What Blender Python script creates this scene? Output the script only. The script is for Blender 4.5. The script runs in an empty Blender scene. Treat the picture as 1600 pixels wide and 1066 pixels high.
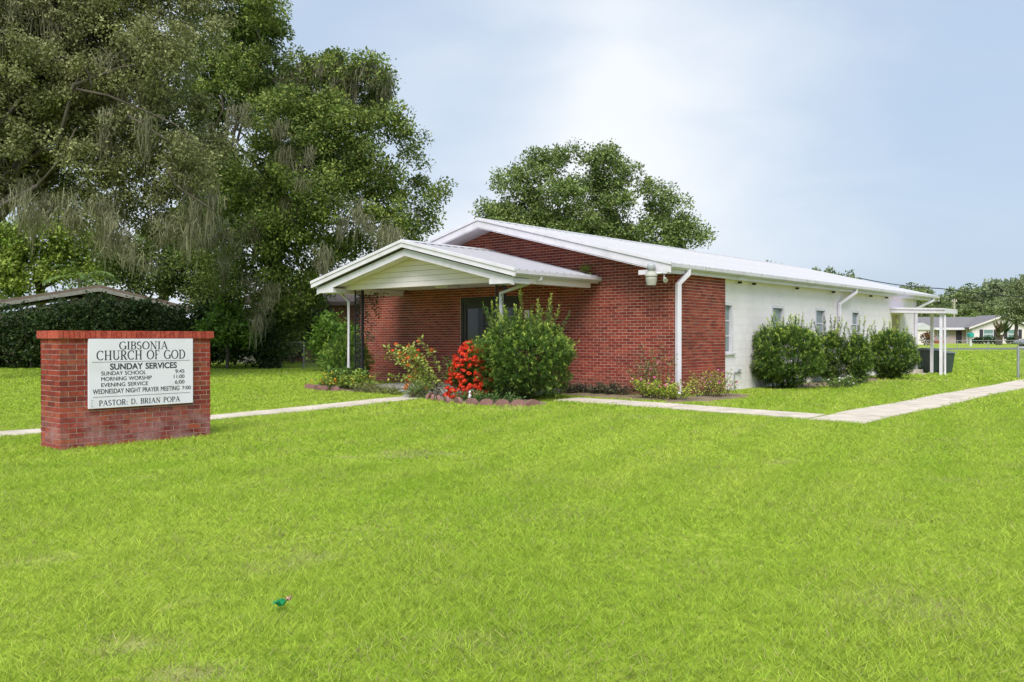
import bpy, bmesh, math, random
import numpy as np
from mathutils import Vector, Matrix
R = math.radians
rnd = random.Random(7)
rng = np.random.default_rng(11)
S = bpy.context.scene
COL = S.collection

# ------------------------------------------------------------------ camera, world, sun, exposure
EYE = Vector((9.739, -16.876, 1.32))
HEAD = 0.709                                   # the lens looks this far left of +Y
CA, SA = math.cos(HEAD), math.sin(HEAD)
cam_d = bpy.data.cameras.new('camera'); cam = bpy.data.objects.new('camera', cam_d); COL.objects.link(cam)
cam.location = EYE
cam.rotation_euler = (R(90 - 0.302), 0, HEAD)
cam_d.sensor_width = 36; cam_d.lens = 30.71
cam_d.clip_start = 0.1; cam_d.clip_end = 3000
S.camera = cam

SUN_EL, SUN_AZ = R(52), R(148)                 # azimuth clockwise from +Y
sun_d = bpy.data.lights.new('sun', 'SUN'); sun = bpy.data.objects.new('sun', sun_d); COL.objects.link(sun)
sun_d.energy = 2.5; sun_d.angle = R(38); sun_d.color = (1.0, 0.965, 0.90)
sdir = Vector((math.sin(SUN_AZ) * math.cos(SUN_EL), math.cos(SUN_AZ) * math.cos(SUN_EL), math.sin(SUN_EL)))
sun.rotation_euler = sdir.to_track_quat('Z', 'Y').to_euler()
sun.location = (0, 0, 40)

W = bpy.data.worlds.new('World'); S.world = W; W.use_nodes = True
def build_world():
    nt = W.node_tree; N = nt.nodes; L = nt.links; N.clear()
    out = N.new('ShaderNodeOutputWorld'); bg = N.new('ShaderNodeBackground'); bg.inputs['Strength'].default_value = 0.1
    sky = N.new('ShaderNodeTexSky'); sky.sky_type = 'NISHITA'; sky.sun_disc = False
    sky.sun_elevation = SUN_EL; sky.sun_rotation = SUN_AZ; sky.air_density = 1.2; sky.dust_density = 2.0
    tc = N.new('ShaderNodeTexCoord')
    mp = N.new('ShaderNodeMapping'); mp.inputs['Scale'].default_value = (1.0, 1.0, 2.2); mp.inputs['Location'].default_value = (0.35, 0.1, 0.2)
    L.new(tc.outputs['Generated'], mp.inputs['Vector'])
    nz = N.new('ShaderNodeTexNoise'); nz.inputs['Scale'].default_value = 1.7; nz.inputs['Detail'].default_value = 4; nz.inputs['Roughness'].default_value = 0.5
    L.new(mp.outputs[0], nz.inputs['Vector'])
    # a big bright bank of cloud stands north-west, over the oaks
    def bank(px, py, lo, hi):
        d = Vector(((px - 800) / 1365, 1, (525.8 - py) / 1365)); d = Vector((d.x * CA - d.y * SA, d.x * SA + d.y * CA, d.z)).normalized()
        dot = N.new('ShaderNodeVectorMath'); dot.operation = 'DOT_PRODUCT'; dot.inputs[1].default_value = d
        L.new(tc.outputs['Generated'], dot.inputs[0])
        mr = N.new('ShaderNodeMapRange'); mr.interpolation_type = 'SMOOTHSTEP'
        mr.inputs['From Min'].default_value = lo; mr.inputs['From Max'].default_value = hi
        L.new(dot.outputs['Value'], mr.inputs['Value'])
        return mr.outputs[0]
    def math_(op, a, b):
        m = N.new('ShaderNodeMath'); m.operation = op
        for i, v in enumerate((a, b)):
            if isinstance(v, (int, float)): m.inputs[i].default_value = v
            else: L.new(v, m.inputs[i])
        return m.outputs[0]
    b1 = bank(560, 260, 0.80, 1.0); b2 = bank(640, 110, 0.972, 0.998); b3 = bank(760, 250, 0.965, 1.0)
    nf = N.new('ShaderNodeTexNoise'); nf.inputs['Scale'].default_value = 5.5; nf.inputs['Detail'].default_value = 6; nf.inputs['Roughness'].default_value = .55; nf.inputs['Distortion'].default_value = .5
    L.new(mp.outputs[0], nf.inputs['Vector'])
    f = math_('ADD', math_('MULTIPLY', nz.outputs['Fac'], 0.55), math_('MULTIPLY', nf.outputs['Fac'], 0.22))
    f = math_('ADD', f, math_('MULTIPLY', b1, 0.27)); f = math_('SUBTRACT', f, math_('MULTIPLY', b2, 0.26)); f = math_('ADD', f, math_('MULTIPLY', b3, 0.12))
    ramp = N.new('ShaderNodeMapRange'); ramp.interpolation_type = 'SMOOTHSTEP'
    ramp.inputs['From Min'].default_value = 0.34; ramp.inputs['From Max'].default_value = 0.88
    L.new(f, ramp.inputs['Value'])
    veil = N.new('ShaderNodeMix'); veil.data_type = 'RGBA'; veil.inputs['Factor'].default_value = 0.86
    L.new(sky.outputs[0], veil.inputs['A']); veil.inputs['B'].default_value = (2.85, 3.52, 4.50, 1)   # grey-blue overcast sheet
    mix = N.new('ShaderNodeMix'); mix.data_type = 'RGBA'
    L.new(ramp.outputs[0], mix.inputs['Factor']); L.new(veil.outputs['Result'], mix.inputs['A'])
    mix.inputs['B'].default_value = (5.15, 5.35, 5.6, 1)
    L.new(mix.outputs['Result'], bg.inputs['Color']); L.new(bg.outputs[0], out.inputs[0])
build_world()
vs = S.view_settings
vs.view_transform = 'Standard'; vs.look = 'None'; vs.gamma = 1; vs.use_curve_mapping = False
S.display_settings.display_device = 'sRGB'
vs.exposure = 0.9
S.cycles.max_bounces = 7; S.cycles.diffuse_bounces = 4; S.cycles.glossy_bounces = 3; S.cycles.transmission_bounces = 4
S.cycles.transparent_max_bounces = 8
S.cycles.caustics_reflective = False; S.cycles.caustics_refractive = False

# ------------------------------------------------------------------ numbers shared by everything
def sstep(t):
    t = np.clip(t, 0, 1); return t * t * (3 - 2 * t)
CW, CL = 10.738, 17.793                        # church width and length; its front right corner is the origin
def gz(x, y):
    """height of the ground"""
    x = np.asarray(x, float); y = np.asarray(y, float)
    dx = np.maximum(np.maximum(-CW - x, 0), x); dy = np.maximum(np.maximum(-y, 0), y - CL)
    d = np.hypot(dx, dy); far = np.hypot(x - EYE.x, y - EYE.y)
    return -.13 * sstep((d - 1.2) / 8) + .38 * sstep((far - 92) / 38) + .012 * np.sin(x * .9 + .6 * np.sin(y * .7)) * np.sin(y * .8) * sstep((d - 1) / 3)
def g(x, y): return float(gz(x, y))
def at(px, py, z):
    """the point at depth z in front of the lens on the bearing of a photo pixel"""
    xc = (px - 800) / 1365 * z
    return Vector((xc * CA - z * SA + EYE.x, xc * SA + z * CA + EYE.y, EYE.z + (525.8 - py) / 1365 * z))
def ground_at(px, z):
    p = at(px, 0, z); return Vector((p.x, p.y, g(p.x, p.y)))
def vnoise(x, y, sc, seed=0):
    """value noise in 0..1"""
    t = np.random.default_rng(seed).random((64, 64))
    x = np.asarray(x) / sc; y = np.asarray(y) / sc
    xi = np.floor(x).astype(int); yi = np.floor(y).astype(int); fx = sstep(x - xi); fy = sstep(y - yi)
    q = lambda a, b: t[a % 64, b % 64]
    return (q(xi, yi) * (1 - fx) + q(xi + 1, yi) * fx) * (1 - fy) + (q(xi, yi + 1) * (1 - fx) + q(xi + 1, yi + 1) * fx) * fy

# ------------------------------------------------------------------ materials
MATS = {}
def _nodes(name):
    m = bpy.data.materials.new(name); m.use_nodes = True
    nt = m.node_tree; return m, nt.nodes, nt.links, nt.nodes['Principled BSDF']
def ramp_(N, stops):
    r = N.new('ShaderNodeValToRGB'); e = r.color_ramp.elements
    while len(e) < len(stops): e.new(0.5)
    for el, (p, c) in zip(e, stops): el.position = p; el.color = (*c, 1)
    return r
def mat(name, a, b=None, rough=.6, scale=6., bump=0., bscale=None, metal=0., spec=.4, detail=5, coord='Object', dirt=None):
    """noise-mottled surface from colour a to b, with fine relief"""
    m, N, L, P = _nodes(name)
    tc = N.new('ShaderNodeTexCoord')
    nz = N.new('ShaderNodeTexNoise'); nz.inputs['Scale'].default_value = scale; nz.inputs['Detail'].default_value = detail; nz.inputs['Roughness'].default_value = .62
    L.new(tc.outputs[coord], nz.inputs['Vector'])
    b = b or tuple(v * .85 for v in a)
    r = ramp_(N, [(.3, b), (.68, a)]); L.new(nz.outputs['Fac'], r.inputs[0]); colour = r.outputs[0]
    if dirt:
        n2 = N.new('ShaderNodeTexNoise'); n2.inputs['Scale'].default_value = dirt[1]; n2.inputs['Detail'].default_value = 6
        L.new(tc.outputs[coord], n2.inputs['Vector'])
        mr = N.new('ShaderNodeMapRange'); mr.inputs['From Min'].default_value = .52; mr.inputs['From Max'].default_value = .75; mr.inputs['To Max'].default_value = dirt[2]
        L.new(n2.outputs['Fac'], mr.inputs['Value'])
        mx = N.new('ShaderNodeMix'); mx.data_type = 'RGBA'; L.new(mr.outputs[0], mx.inputs['Factor']); L.new(colour, mx.inputs['A']); mx.inputs['B'].default_value = (*dirt[0], 1)
        colour = mx.outputs['Result']
    L.new(colour, P.inputs['Base Color'])
    P.inputs['Roughness'].default_value = rough; P.inputs['Metallic'].default_value = metal; P.inputs['Specular IOR Level'].default_value = spec
    if bump:
        n3 = N.new('ShaderNodeTexNoise'); n3.inputs['Scale'].default_value = bscale or scale * 8; n3.inputs['Detail'].default_value = 4
        L.new(tc.outputs[coord], n3.inputs['Vector'])
        bp = N.new('ShaderNodeBump'); bp.inputs['Strength'].default_value = bump; bp.inputs['Distance'].default_value = .01
        L.new(n3.outputs['Fac'], bp.inputs['Height']); L.new(bp.outputs[0], P.inputs['Normal'])
    MATS[name] = m; return m
def brick_mat(name, stops, stain=False, bloom=None):
    m, N, L, P = _nodes(name)
    oi = N.new('ShaderNodeObjectInfo'); ge = N.new('ShaderNodeNewGeometry')
    ad = N.new('ShaderNodeMath'); L.new(oi.outputs['Random'], ad.inputs[0]); L.new(ge.outputs['Random Per Island'], ad.inputs[1])
    fr = N.new('ShaderNodeMath'); fr.operation = 'FRACT'; L.new(ad.outputs[0], fr.inputs[0])
    r = ramp_(N, stops); L.new(fr.outputs[0], r.inputs[0])
    nz = N.new('ShaderNodeTexNoise'); nz.inputs['Scale'].default_value = 22; nz.inputs['Detail'].default_value = 6
    L.new(ge.outputs['Position'], nz.inputs['Vector'])
    mr = N.new('ShaderNodeMapRange'); mr.inputs['From Min'].default_value = .25; mr.inputs['From Max'].default_value = .75; mr.inputs['To Min'].default_value = .62; mr.inputs['To Max'].default_value = 1.3
    L.new(nz.outputs['Fac'], mr.inputs['Value'])
    mu = N.new('ShaderNodeMix'); mu.data_type = 'RGBA'; mu.blend_type = 'MULTIPLY'; mu.inputs['Factor'].default_value = 1
    L.new(r.outputs[0], mu.inputs['A']); L.new(mr.outputs[0], mu.inputs['B']); colour = mu.outputs['Result']
    nl = N.new('ShaderNodeTexNoise'); nl.inputs['Scale'].default_value = 1.1; nl.inputs['Detail'].default_value = 5; L.new(ge.outputs['Position'], nl.inputs['Vector'])
    ml_ = N.new('ShaderNodeMapRange'); ml_.inputs['From Min'].default_value = .3; ml_.inputs['From Max'].default_value = .7; ml_.inputs['To Min'].default_value = .72; ml_.inputs['To Max'].default_value = 1.18
    L.new(nl.outputs['Fac'], ml_.inputs['Value'])
    m5 = N.new('ShaderNodeMix'); m5.data_type = 'RGBA'; m5.blend_type = 'MULTIPLY'; m5.inputs['Factor'].default_value = 1; L.new(colour, m5.inputs['A']); L.new(ml_.outputs[0], m5.inputs['B']); colour = m5.outputs['Result']
    if not stain and name == 'church_brick':      # earth splashed up on the lowest courses
        sp = N.new('ShaderNodeSeparateXYZ'); L.new(ge.outputs['Position'], sp.inputs[0])
        hz = N.new('ShaderNodeMapRange'); hz.interpolation_type = 'SMOOTHSTEP'; hz.inputs['From Min'].default_value = .55; hz.inputs['From Max'].default_value = .0; hz.inputs['To Max'].default_value = .8
        L.new(sp.outputs['Z'], hz.inputs['Value']); mm = N.new('ShaderNodeMath'); mm.operation = 'MULTIPLY'; L.new(hz.outputs[0], mm.inputs[0]); L.new(nl.outputs['Fac'], mm.inputs[1])
        mx = N.new('ShaderNodeMix'); mx.data_type = 'RGBA'; L.new(mm.outputs[0], mx.inputs['Factor']); L.new(colour, mx.inputs['A']); mx.inputs['B'].default_value = (.17, .085, .060, 1); colour = mx.outputs['Result']
    if stain:                                   # lime bloom on the lower courses
        sp = N.new('ShaderNodeSeparateXYZ'); L.new(ge.outputs['Position'], sp.inputs[0])
        hz = N.new('ShaderNodeMapRange'); hz.interpolation_type = 'SMOOTHSTEP'; hz.inputs['From Min'].default_value = .55; hz.inputs['From Max'].default_value = .05
        L.new(sp.outputs['Z'], hz.inputs['Value'])
        n2 = N.new('ShaderNodeTexNoise'); n2.inputs['Scale'].default_value = 4.5; n2.inputs['Detail'].default_value = 7; n2.inputs['Roughness'].default_value = .7
        L.new(ge.outputs['Position'], n2.inputs['Vector'])
        m2 = N.new('ShaderNodeMapRange'); m2.inputs['From Min'].default_value = .40; m2.inputs['From Max'].default_value = .68; m2.inputs['To Max'].default_value = .75
        L.new(n2.outputs['Fac'], m2.inputs['Value'])
        mm = N.new('ShaderNodeMath'); mm.operation = 'MULTIPLY'; L.new(hz.outputs[0], mm.inputs[0]); L.new(m2.outputs[0], mm.inputs[1])
        mx = N.new('ShaderNodeMix'); mx.data_type = 'RGBA'; L.new(mm.outputs[0], mx.inputs['Factor']); L.new(colour, mx.inputs['A']); mx.inputs['B'].default_value = (.36, .20, .21, 1)
        colour = mx.outputs['Result']
    L.new(colour, P.inputs['Base Color']); P.inputs['Roughness'].default_value = .82; P.inputs['Specular IOR Level'].default_value = .25
    bp = N.new('ShaderNodeBump'); bp.inputs['Strength'].default_value = .5; bp.inputs['Distance'].default_value = .006
    L.new(nz.outputs['Fac'], bp.inputs['Height']); L.new(bp.outputs[0], P.inputs['Normal'])
    MATS[name] = m; return m
def leaf_mat(name, trans=.35, rough=.55, vary=.5, spec=.3):
    """colour from the mesh's own leaf colours, varied leaf by leaf; light passes through"""
    m, N, L, P = _nodes(name)
    at_ = N.new('ShaderNodeAttribute'); at_.attribute_name = 'Col'
    ge = N.new('ShaderNodeNewGeometry'); oi = N.new('ShaderNodeObjectInfo')
    mr = N.new('ShaderNodeMapRange'); mr.inputs['To Min'].default_value = 1 - vary; mr.inputs['To Max'].default_value = 1 + vary
    L.new(ge.outputs['Random Per Island'], mr.inputs['Value'])
    mu = N.new('ShaderNodeMix'); mu.data_type = 'RGBA'; mu.blend_type = 'MULTIPLY'; mu.inputs['Factor'].default_value = 1
    L.new(at_.outputs['Color'], mu.inputs['A']); L.new(mr.outputs[0], mu.inputs['B'])
    P.inputs['Roughness'].default_value = rough; P.inputs['Specular IOR Level'].default_value = spec
    L.new(mu.outputs['Result'], P.inputs['Base Color'])
    tr = N.new('ShaderNodeBsdfTranslucent'); L.new(mu.outputs['Result'], tr.inputs['Color'])
    mx = N.new('ShaderNodeMixShader'); mx.inputs[0].default_value = trans
    L.new(P.outputs[0], mx.inputs[1]); L.new(tr.outputs[0], mx.inputs[2]); L.new(mx.outputs[0], N['Material Output'].inputs[0])
    MATS[name] = m; return m

RED = [(0, (.18, .034, .026)), (.3, (.25, .043, .030)), (.62, (.29, .053, .035)), (.85, (.34, .078, .048)), (1, (.20, .060, .046))]
RED2 = [(0, (.17, .030, .024)), (.25, (.24, .038, .027)), (.6, (.31, .050, .032)), (.85, (.36, .085, .042)), (1, (.20, .058, .042))]
brick_mat('church_brick', RED); brick_mat('sign_brick', RED2, stain=True)
brick_mat('cap_brick', [(0, (.30, .046, .032)), (.5, (.37, .060, .040)), (1, (.42, .085, .055))])
brick_mat('far_brick', [(0, (.22, .085, .055)), (.5, (.30, .12, .075)), (1, (.36, .16, .11))])
mat('mortar', (.67, .48, .41), (.53, .37, .31), .9, 9, .4, 60)
mat('white_paint', (.73, .69, .775), (.64, .605, .68), .45, 3, dirt=((.40, .38, .34), 2.6, .38))
mat('cream_paint', (.83, .735, .76), (.77, .68, .70), .5, 2.5)
mat('block_paint', (.84, .775, .83), (.78, .72, .765), .7, 4, .2, 40, dirt=((.55, .52, .45), .8, .30))
mat('gutter_paint', (.62, .59, .65), (.53, .50, .55), .45, 3, dirt=((.36, .35, .31), 2.5, .35))
mat('sign_mortar', (.56, .40, .35), (.42, .29, .25), .9, 9, .4, 60)
mat('porch_metal', (.45, .44, .47), (.38, .37, .40), .42, 1.5, spec=.5, dirt=((.30, .28, .25), 1.6, .45))
mat('weathered_board', (.27, .265, .24), (.17, .165, .14), .85, 5)
mat('roof_metal', (.55, .545, .57), (.47, .465, .49), .40, 1.5, spec=.5, dirt=((.40, .36, .31), 1.3, .35))
mat('concrete', (.62, .54, .46), (.46, .40, .33), .9, 3, .5, 90, dirt=((.30, .27, .21), 1.6, .5))
mat('porch_concrete', (.38, .37, .35), (.28, .27, .26), .9, 3, .4, 80)
mat('black_iron', (.025, .026, .03), (.015, .015, .018), .5, 8)
mat('bronze', (.030, .024, .020), (.018, .015, .013), .4, 5)
mat('sign_white', (.80, .765, .86), (.73, .70, .79), .4, 2, dirt=((.50, .50, .47), 3, .3))
mat('ink', (.02, .022, .03), (.03, .03, .04), .6, 5)
mat('galvanised', (.42, .44, .45), (.30, .31, .32), .45, 12, metal=.6)
mat('wood_pole', (.44, .40, .34), (.32, .28, .23), .85, 6)
mat('bark', (.105, .088, .07), (.055, .046, .037), .95, 4, .8, 18)
mat('bin_green', (.055, .080, .072), (.042, .06, .055), .45, 3)
mat('bin_lid', (.17, .19, .20), (.12, .135, .14), .5, 3)
mat('shingle', (.21, .20, .21), (.14, .135, .14), .9, 5, .5, 40)
mat('brown_roof', (.20, .145, .115), (.11, .085, .07), .9, 2, .5, 20, dirt=((.09, .10, .05), 2, .5))
mat('old_white', (.46, .45, .41), (.32, .31, .27), .8, 4)
mat('siding', (.72, .65, .66), (.66, .60, .60), .7, 3)
mat('pink_siding', (.50, .40, .40), (.44, .35, .35), .7, 3)
mat('shutter', (.035, .03, .045), None, .5, 4)
mat('curtain', (.42, .44, .42), (.34, .36, .35), .9, 3)
mat('tan_door', (.48, .41, .27), (.40, .34, .22), .6, 2)
mat('terracotta', (.29, .15, .135), (.18, .095, .085), .9, 6, .6, 40, dirt=((.35, .30, .27), 3, .4))
mat('asphalt', (.16, .16, .165), (.11, .11, .115), .9, 4, .4, 60)
mat('soil', (.24, .18, .12), (.14, .11, .06), .95, 5, .9, 30)
mat('sand', (.46, .40, .28), (.30, .25, .15), .95, 3, .5, 50)
mat('litter_green', (.015, .26, .09), (.01, .17, .06), .6, 30, spec=.15)
mat('litter_red', (.5, .06, .06), (.7, .6, .5), .35, 40)
mat('teal', (.03, .34, .32), (.02, .26, .25), .5, 5)
mat('rust_red', (.28, .06, .03), (.2, .04, .025), .6, 4)
mat('car_paint', (.20, .21, .28), (.18, .19, .25), .25, 2, spec=.6)
mat('tyre', (.02, .02, .02), None, .8, 4)
mat('cable_black', (.02, .02, .02), None, .6, 4)
def glass_mat(name, col, rough=.08):
    m, N, L, P = _nodes(name); P.inputs['Base Color'].default_value = (*col, 1); P.inputs['Roughness'].default_value = rough
    P.inputs['Specular IOR Level'].default_value = .7
    nz = N.new('ShaderNodeTexNoise'); nz.inputs['Scale'].default_value = 2.5
    r = ramp_(N, [(.3, tuple(c * .8 for c in col)), (.7, col)]); L.new(nz.outputs['Fac'], r.inputs[0]); L.new(r.outputs[0], P.inputs['Base Color'])
    MATS[name] = m
glass_mat('door_glass', (.035, .03, .026)); glass_mat('window_glass', (.24, .30, .31), .15); glass_mat('house_glass', (.16, .27, .26), .12)
def clear_mat():
    m, N, L, P = _nodes('lens_plastic'); P.inputs['Base Color'].default_value = (.80, .82, .88, 1); P.inputs['Roughness'].default_value = .25
    P.inputs['Transmission Weight'].default_value = .55; P.inputs['IOR'].default_value = 1.3; MATS['lens_plastic'] = m
clear_mat()
leaf_mat('leaf', .27); leaf_mat('shrub_leaf', .3, .5, .35); leaf_mat('petal', .35, .5, .42); leaf_mat('moss', .4, .9, .35, .1); leaf_mat('grass_blade', .42, .6, .36, .2)
def lawn_mat():
    m, N, L, P = _nodes('lawn')
    ge = N.new('ShaderNodeNewGeometry'); at_ = N.new('ShaderNodeAttribute'); at_.attribute_name = 'bare'
    def nz(s, d=5):
        n = N.new('ShaderNodeTexNoise'); n.inputs['Scale'].default_value = s; n.inputs['Detail'].default_value = d; n.inputs['Roughness'].default_value = .65
        L.new(ge.outputs['Position'], n.inputs['Vector']); return n.outputs['Fac']
    fine = ramp_(N, [(.27, (.12, .13, .04)), (.42, (.22, .30, .035)), (.60, (.32, .43, .045)), (.78, (.38, .36, .14))]); L.new(nz(9, 8), fine.inputs[0])
    big = ramp_(N, [(.3, (.80, .82, .7)), (.7, (1.12, 1.08, 1.1))]); L.new(nz(.35, 3), big.inputs[0])
    mu = N.new('ShaderNodeMix'); mu.data_type = 'RGBA'; mu.blend_type = 'MULTIPLY'; mu.inputs['Factor'].default_value = 1
    L.new(fine.outputs[0], mu.inputs['A']); L.new(big.outputs[0], mu.inputs['B'])
    soil = ramp_(N, [(.3, (.27, .20, .12)), (.7, (.50, .40, .29))]); L.new(nz(14, 6), soil.inputs[0])
    mx = N.new('ShaderNodeMix'); mx.data_type = 'RGBA'; L.new(at_.outputs['Fac'], mx.inputs['Factor']); L.new(mu.outputs['Result'], mx.inputs['A']); L.new(soil.outputs[0], mx.inputs['B'])
    L.new(mx.outputs['Result'], P.inputs['Base Color']); P.inputs['Roughness'].default_value = .95; P.inputs['Specular IOR Level'].default_value = .1
    bp = N.new('ShaderNodeBump'); bp.inputs['Strength'].default_value = .7; bp.inputs['Distance'].default_value = .04
    L.new(nz(30, 6), bp.inputs['Height']); L.new(bp.outputs[0], P.inputs['Normal']); MATS['lawn'] = m
lawn_mat()

# ------------------------------------------------------------------ builders
def tag(o, label=None, cat=None, group=None, kind=None):
    if label: o['label'] = label
    if cat: o['category'] = cat
    if group: o['group'] = group
    if kind: o['kind'] = kind
    return o
def empty(name, loc=(0, 0, 0), rz=0., label=None, cat=None, group=None, kind=None, parent=None):
    o = bpy.data.objects.new(name, None); COL.objects.link(o); o.location = loc; o.rotation_euler.z = rz
    o.empty_display_size = .2
    if parent: o.parent = parent
    return tag(o, label, cat, group, kind)
def link(name, mesh, parent=None, loc=(0, 0, 0), rot=None, kind=None):
    o = bpy.data.objects.new(name, mesh); COL.objects.link(o); o.location = loc
    if rot is not None: o.rotation_euler = rot
    if parent: o.parent = parent
    if kind: o['kind'] = kind
    return o
class MB:
    def __init__(s): s.v = []; s.f = []
    def add(s, vs, fs):
        n = len(s.v); s.v += [tuple(v) for v in vs]; s.f += [tuple(i + n for i in f) for f in fs]; return s
    def box(s, x0, x1, y0, y1, z0, z1):
        return s.add([(x0, y0, z0), (x1, y0, z0), (x1, y1, z0), (x0, y1, z0), (x0, y0, z1), (x1, y0, z1), (x1, y1, z1), (x0, y1, z1)],
                     [(3, 2, 1, 0), (4, 5, 6, 7), (0, 1, 5, 4), (1, 2, 6, 5), (2, 3, 7, 6), (3, 0, 4, 7)])
    def prism(s, poly, ax, a0, a1):
        """poly of 2-D points in the plane across axis ax, pushed from a0 to a1"""
        def p3(p, a):
            return (a, p[0], p[1]) if ax == 'x' else (p[0], a, p[1]) if ax == 'y' else (p[0], p[1], a)
        n = len(poly); vs = [p3(p, a0) for p in poly] + [p3(p, a1) for p in poly]
        fs = [tuple(range(n)), tuple(range(2 * n - 1, n - 1, -1))] + [(i + n, (i + 1) % n + n, (i + 1) % n, i) for i in range(n)]
        return s.add(vs, fs)
    def tube(s, pts, r, n=8, r1=None, caps=True):
        pts = [Vector(p) for p in pts]; k = len(pts); rs = [r + ((r1 if r1 is not None else r) - r) * i / (k - 1) for i in range(k)] if not isinstance(r, (list, tuple)) else r
        vs = []; ref = None
        for i, p in enumerate(pts):
            t = (pts[min(i + 1, k - 1)] - pts[max(i - 1, 0)]).normalized()
            if ref is None: ref = Vector((0, 0, 1)).cross(t) if abs(t.z) < .95 else Vector((1, 0, 0)).cross(t)
            u = (ref - t * ref.dot(t)).normalized(); ref = u; w = t.cross(u)
            vs += [p + (u * math.cos(2 * math.pi * j / n) + w * math.sin(2 * math.pi * j / n)) * rs[i] for j in range(n)]
        fs = [(i * n + j, i * n + (j + 1) % n, (i + 1) * n + (j + 1) % n, (i + 1) * n + j) for i in range(k - 1) for j in range(n)]
        if caps: fs += [tuple(range(n - 1, -1, -1)), tuple((k - 1) * n + j for j in range(n))]
        return s.add(vs, fs)
    def lathe(s, prof, n=16, c=(0, 0, 0)):
        vs = [(c[0] + r * math.cos(2 * math.pi * j / n), c[1] + r * math.sin(2 * math.pi * j / n), c[2] + z) for r, z in prof for j in range(n)]
        k = len(prof)
        fs = [(i * n + j, i * n + (j + 1) % n, (i + 1) * n + (j + 1) % n, (i + 1) * n + j) for i in range(k - 1) for j in range(n)]
        fs += [tuple(range(n - 1, -1, -1)), tuple((k - 1) * n + j for j in range(n))]
        return s.add(vs, fs)
    def mesh(s, name, m, smooth=False):
        me = bpy.data.meshes.new(name); me.from_pydata(s.v, [], s.f); me.materials.append(MATS[m]); 
        me.polygons.foreach_set('use_smooth', [smooth] * len(me.polygons))
        me.update(); return me
    def build(s, name, m, parent=None, loc=(0, 0, 0), smooth=False, kind=None, bevel=0):
        me = s.mesh(name, m, smooth)
        o = link(name, me, parent, loc, kind=kind)
        bm = bmesh.new(); bm.from_mesh(me); bmesh.ops.recalc_face_normals(bm, faces=bm.faces)
        if bevel: bmesh.ops.bevel(bm, geom=[e for e in bm.edges if len(e.link_faces) == 2 and e.calc_face_angle(0) > .5], offset=bevel, segments=1, affect='EDGES')
        bm.to_mesh(me); bm.free()
        return o
def quads(name, V, m, cols=None, k=4):
    """V: (n,k,3) faces with vertices of their own, as one mesh; cols: (n,3)"""
    n = len(V); me = bpy.data.meshes.new(name)
    me.vertices.add(n * k); me.vertices.foreach_set('co', V.astype(np.float32).ravel())
    me.loops.add(n * k); me.loops.foreach_set('vertex_index', np.arange(n * k, dtype=np.int32))
    me.polygons.add(n); me.polygons.foreach_set('loop_start', np.arange(0, n * k, k, dtype=np.int32))
    if cols is not None:
        ca = me.color_attributes.new('Col', 'FLOAT_COLOR', 'POINT')
        c4 = np.ones((n, k, 4), np.float32); c4[:, :, :3] = cols[:, None, :]; ca.data.foreach_set('color', c4.ravel())
    me.materials.append(MATS[m]); me.update(calc_edges=True); me.polygons.foreach_set('use_smooth', [False] * n); return me
def unit(a): return a / np.maximum(np.linalg.norm(a, axis=-1, keepdims=True), 1e-9)
def leaf_quads(P, U, Nn, L, Wd):
    """rhombic leaves: base P, direction U, face normal about Nn, length L, width Wd"""
    U = unit(U); Sd = unit(np.cross(U, Nn)); L = np.broadcast_to(np.asarray(L, float), (len(P),))[:, None]; Wd = np.broadcast_to(np.asarray(Wd, float), (len(P),))[:, None]
    Nn = np.cross(Sd, U); mid = P + U * L * .48 + Nn * L * .06
    return np.stack([P, mid + Sd * Wd / 2, P + U * L, mid - Sd * Wd / 2], 1)
def rdir(n, r=rng): return unit(r.normal(size=(n, 3)))
def box_many(name, C, H, m, parent=None, kind='stuff'):
    """n boxes with centres C and half sizes H as one mesh"""
    c = np.array([(-1, -1, -1), (1, -1, -1), (1, 1, -1), (-1, 1, -1), (-1, -1, 1), (1, -1, 1), (1, 1, 1), (-1, 1, 1)], float)
    V = (C[:, None, :] + c[None] * H[:, None, :]).reshape(-1, 3)
    F = np.array([(3, 2, 1, 0), (4, 5, 6, 7), (0, 1, 5, 4), (1, 2, 6, 5), (2, 3, 7, 6), (3, 0, 4, 7)])
    F = (F[None] + 8 * np.arange(len(C))[:, None, None]).reshape(-1, 4)
    me = bpy.data.meshes.new(name); me.vertices.add(len(V)); me.vertices.foreach_set('co', V.astype(np.float32).ravel())
    me.loops.add(F.size); me.loops.foreach_set('vertex_index', F.astype(np.int32).ravel())
    me.polygons.add(len(F)); me.polygons.foreach_set('loop_start', np.arange(0, F.size, 4, dtype=np.int32))
    me.materials.append(MATS[m]); me.update(calc_edges=True); me.polygons.foreach_set('use_smooth', [False] * len(F))
    return link(name, me, parent, kind=kind)
_brick_mesh = {}
def brick_obj(name, c, h, m, parent):
    """one brick; alike bricks share their mesh"""
    key = (name, m, tuple(round(v, 3) for v in h))
    if key not in _brick_mesh: _brick_mesh[key] = MB().box(-h[0], h[0], -h[1], h[1], -h[2], h[2]).mesh(name, m)
    return link(name, _brick_mesh[key], parent, c)
def bond(u0, u1, z0, z1, pu, pz, joint, keep=lambda a, b, z: True, jit=.15):
    """running bond in a u-z wall: list of (uc, zc, half u, half z)"""
    out = []; row = 0; z = z0
    while z + pz <= z1 + .005:
        u = u0 - (pu / 2 if row % 2 else 0)
        while u < u1 - .01:
            a, b = max(u, u0), min(u + pu, u1)
            if b - a > .03 and keep(a, b, z): out.append(((a + b) / 2, z + pz / 2, (b - a - joint) / 2, (pz - joint) / 2))
            u += pu
        z += pz; row += 1
    return out

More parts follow.
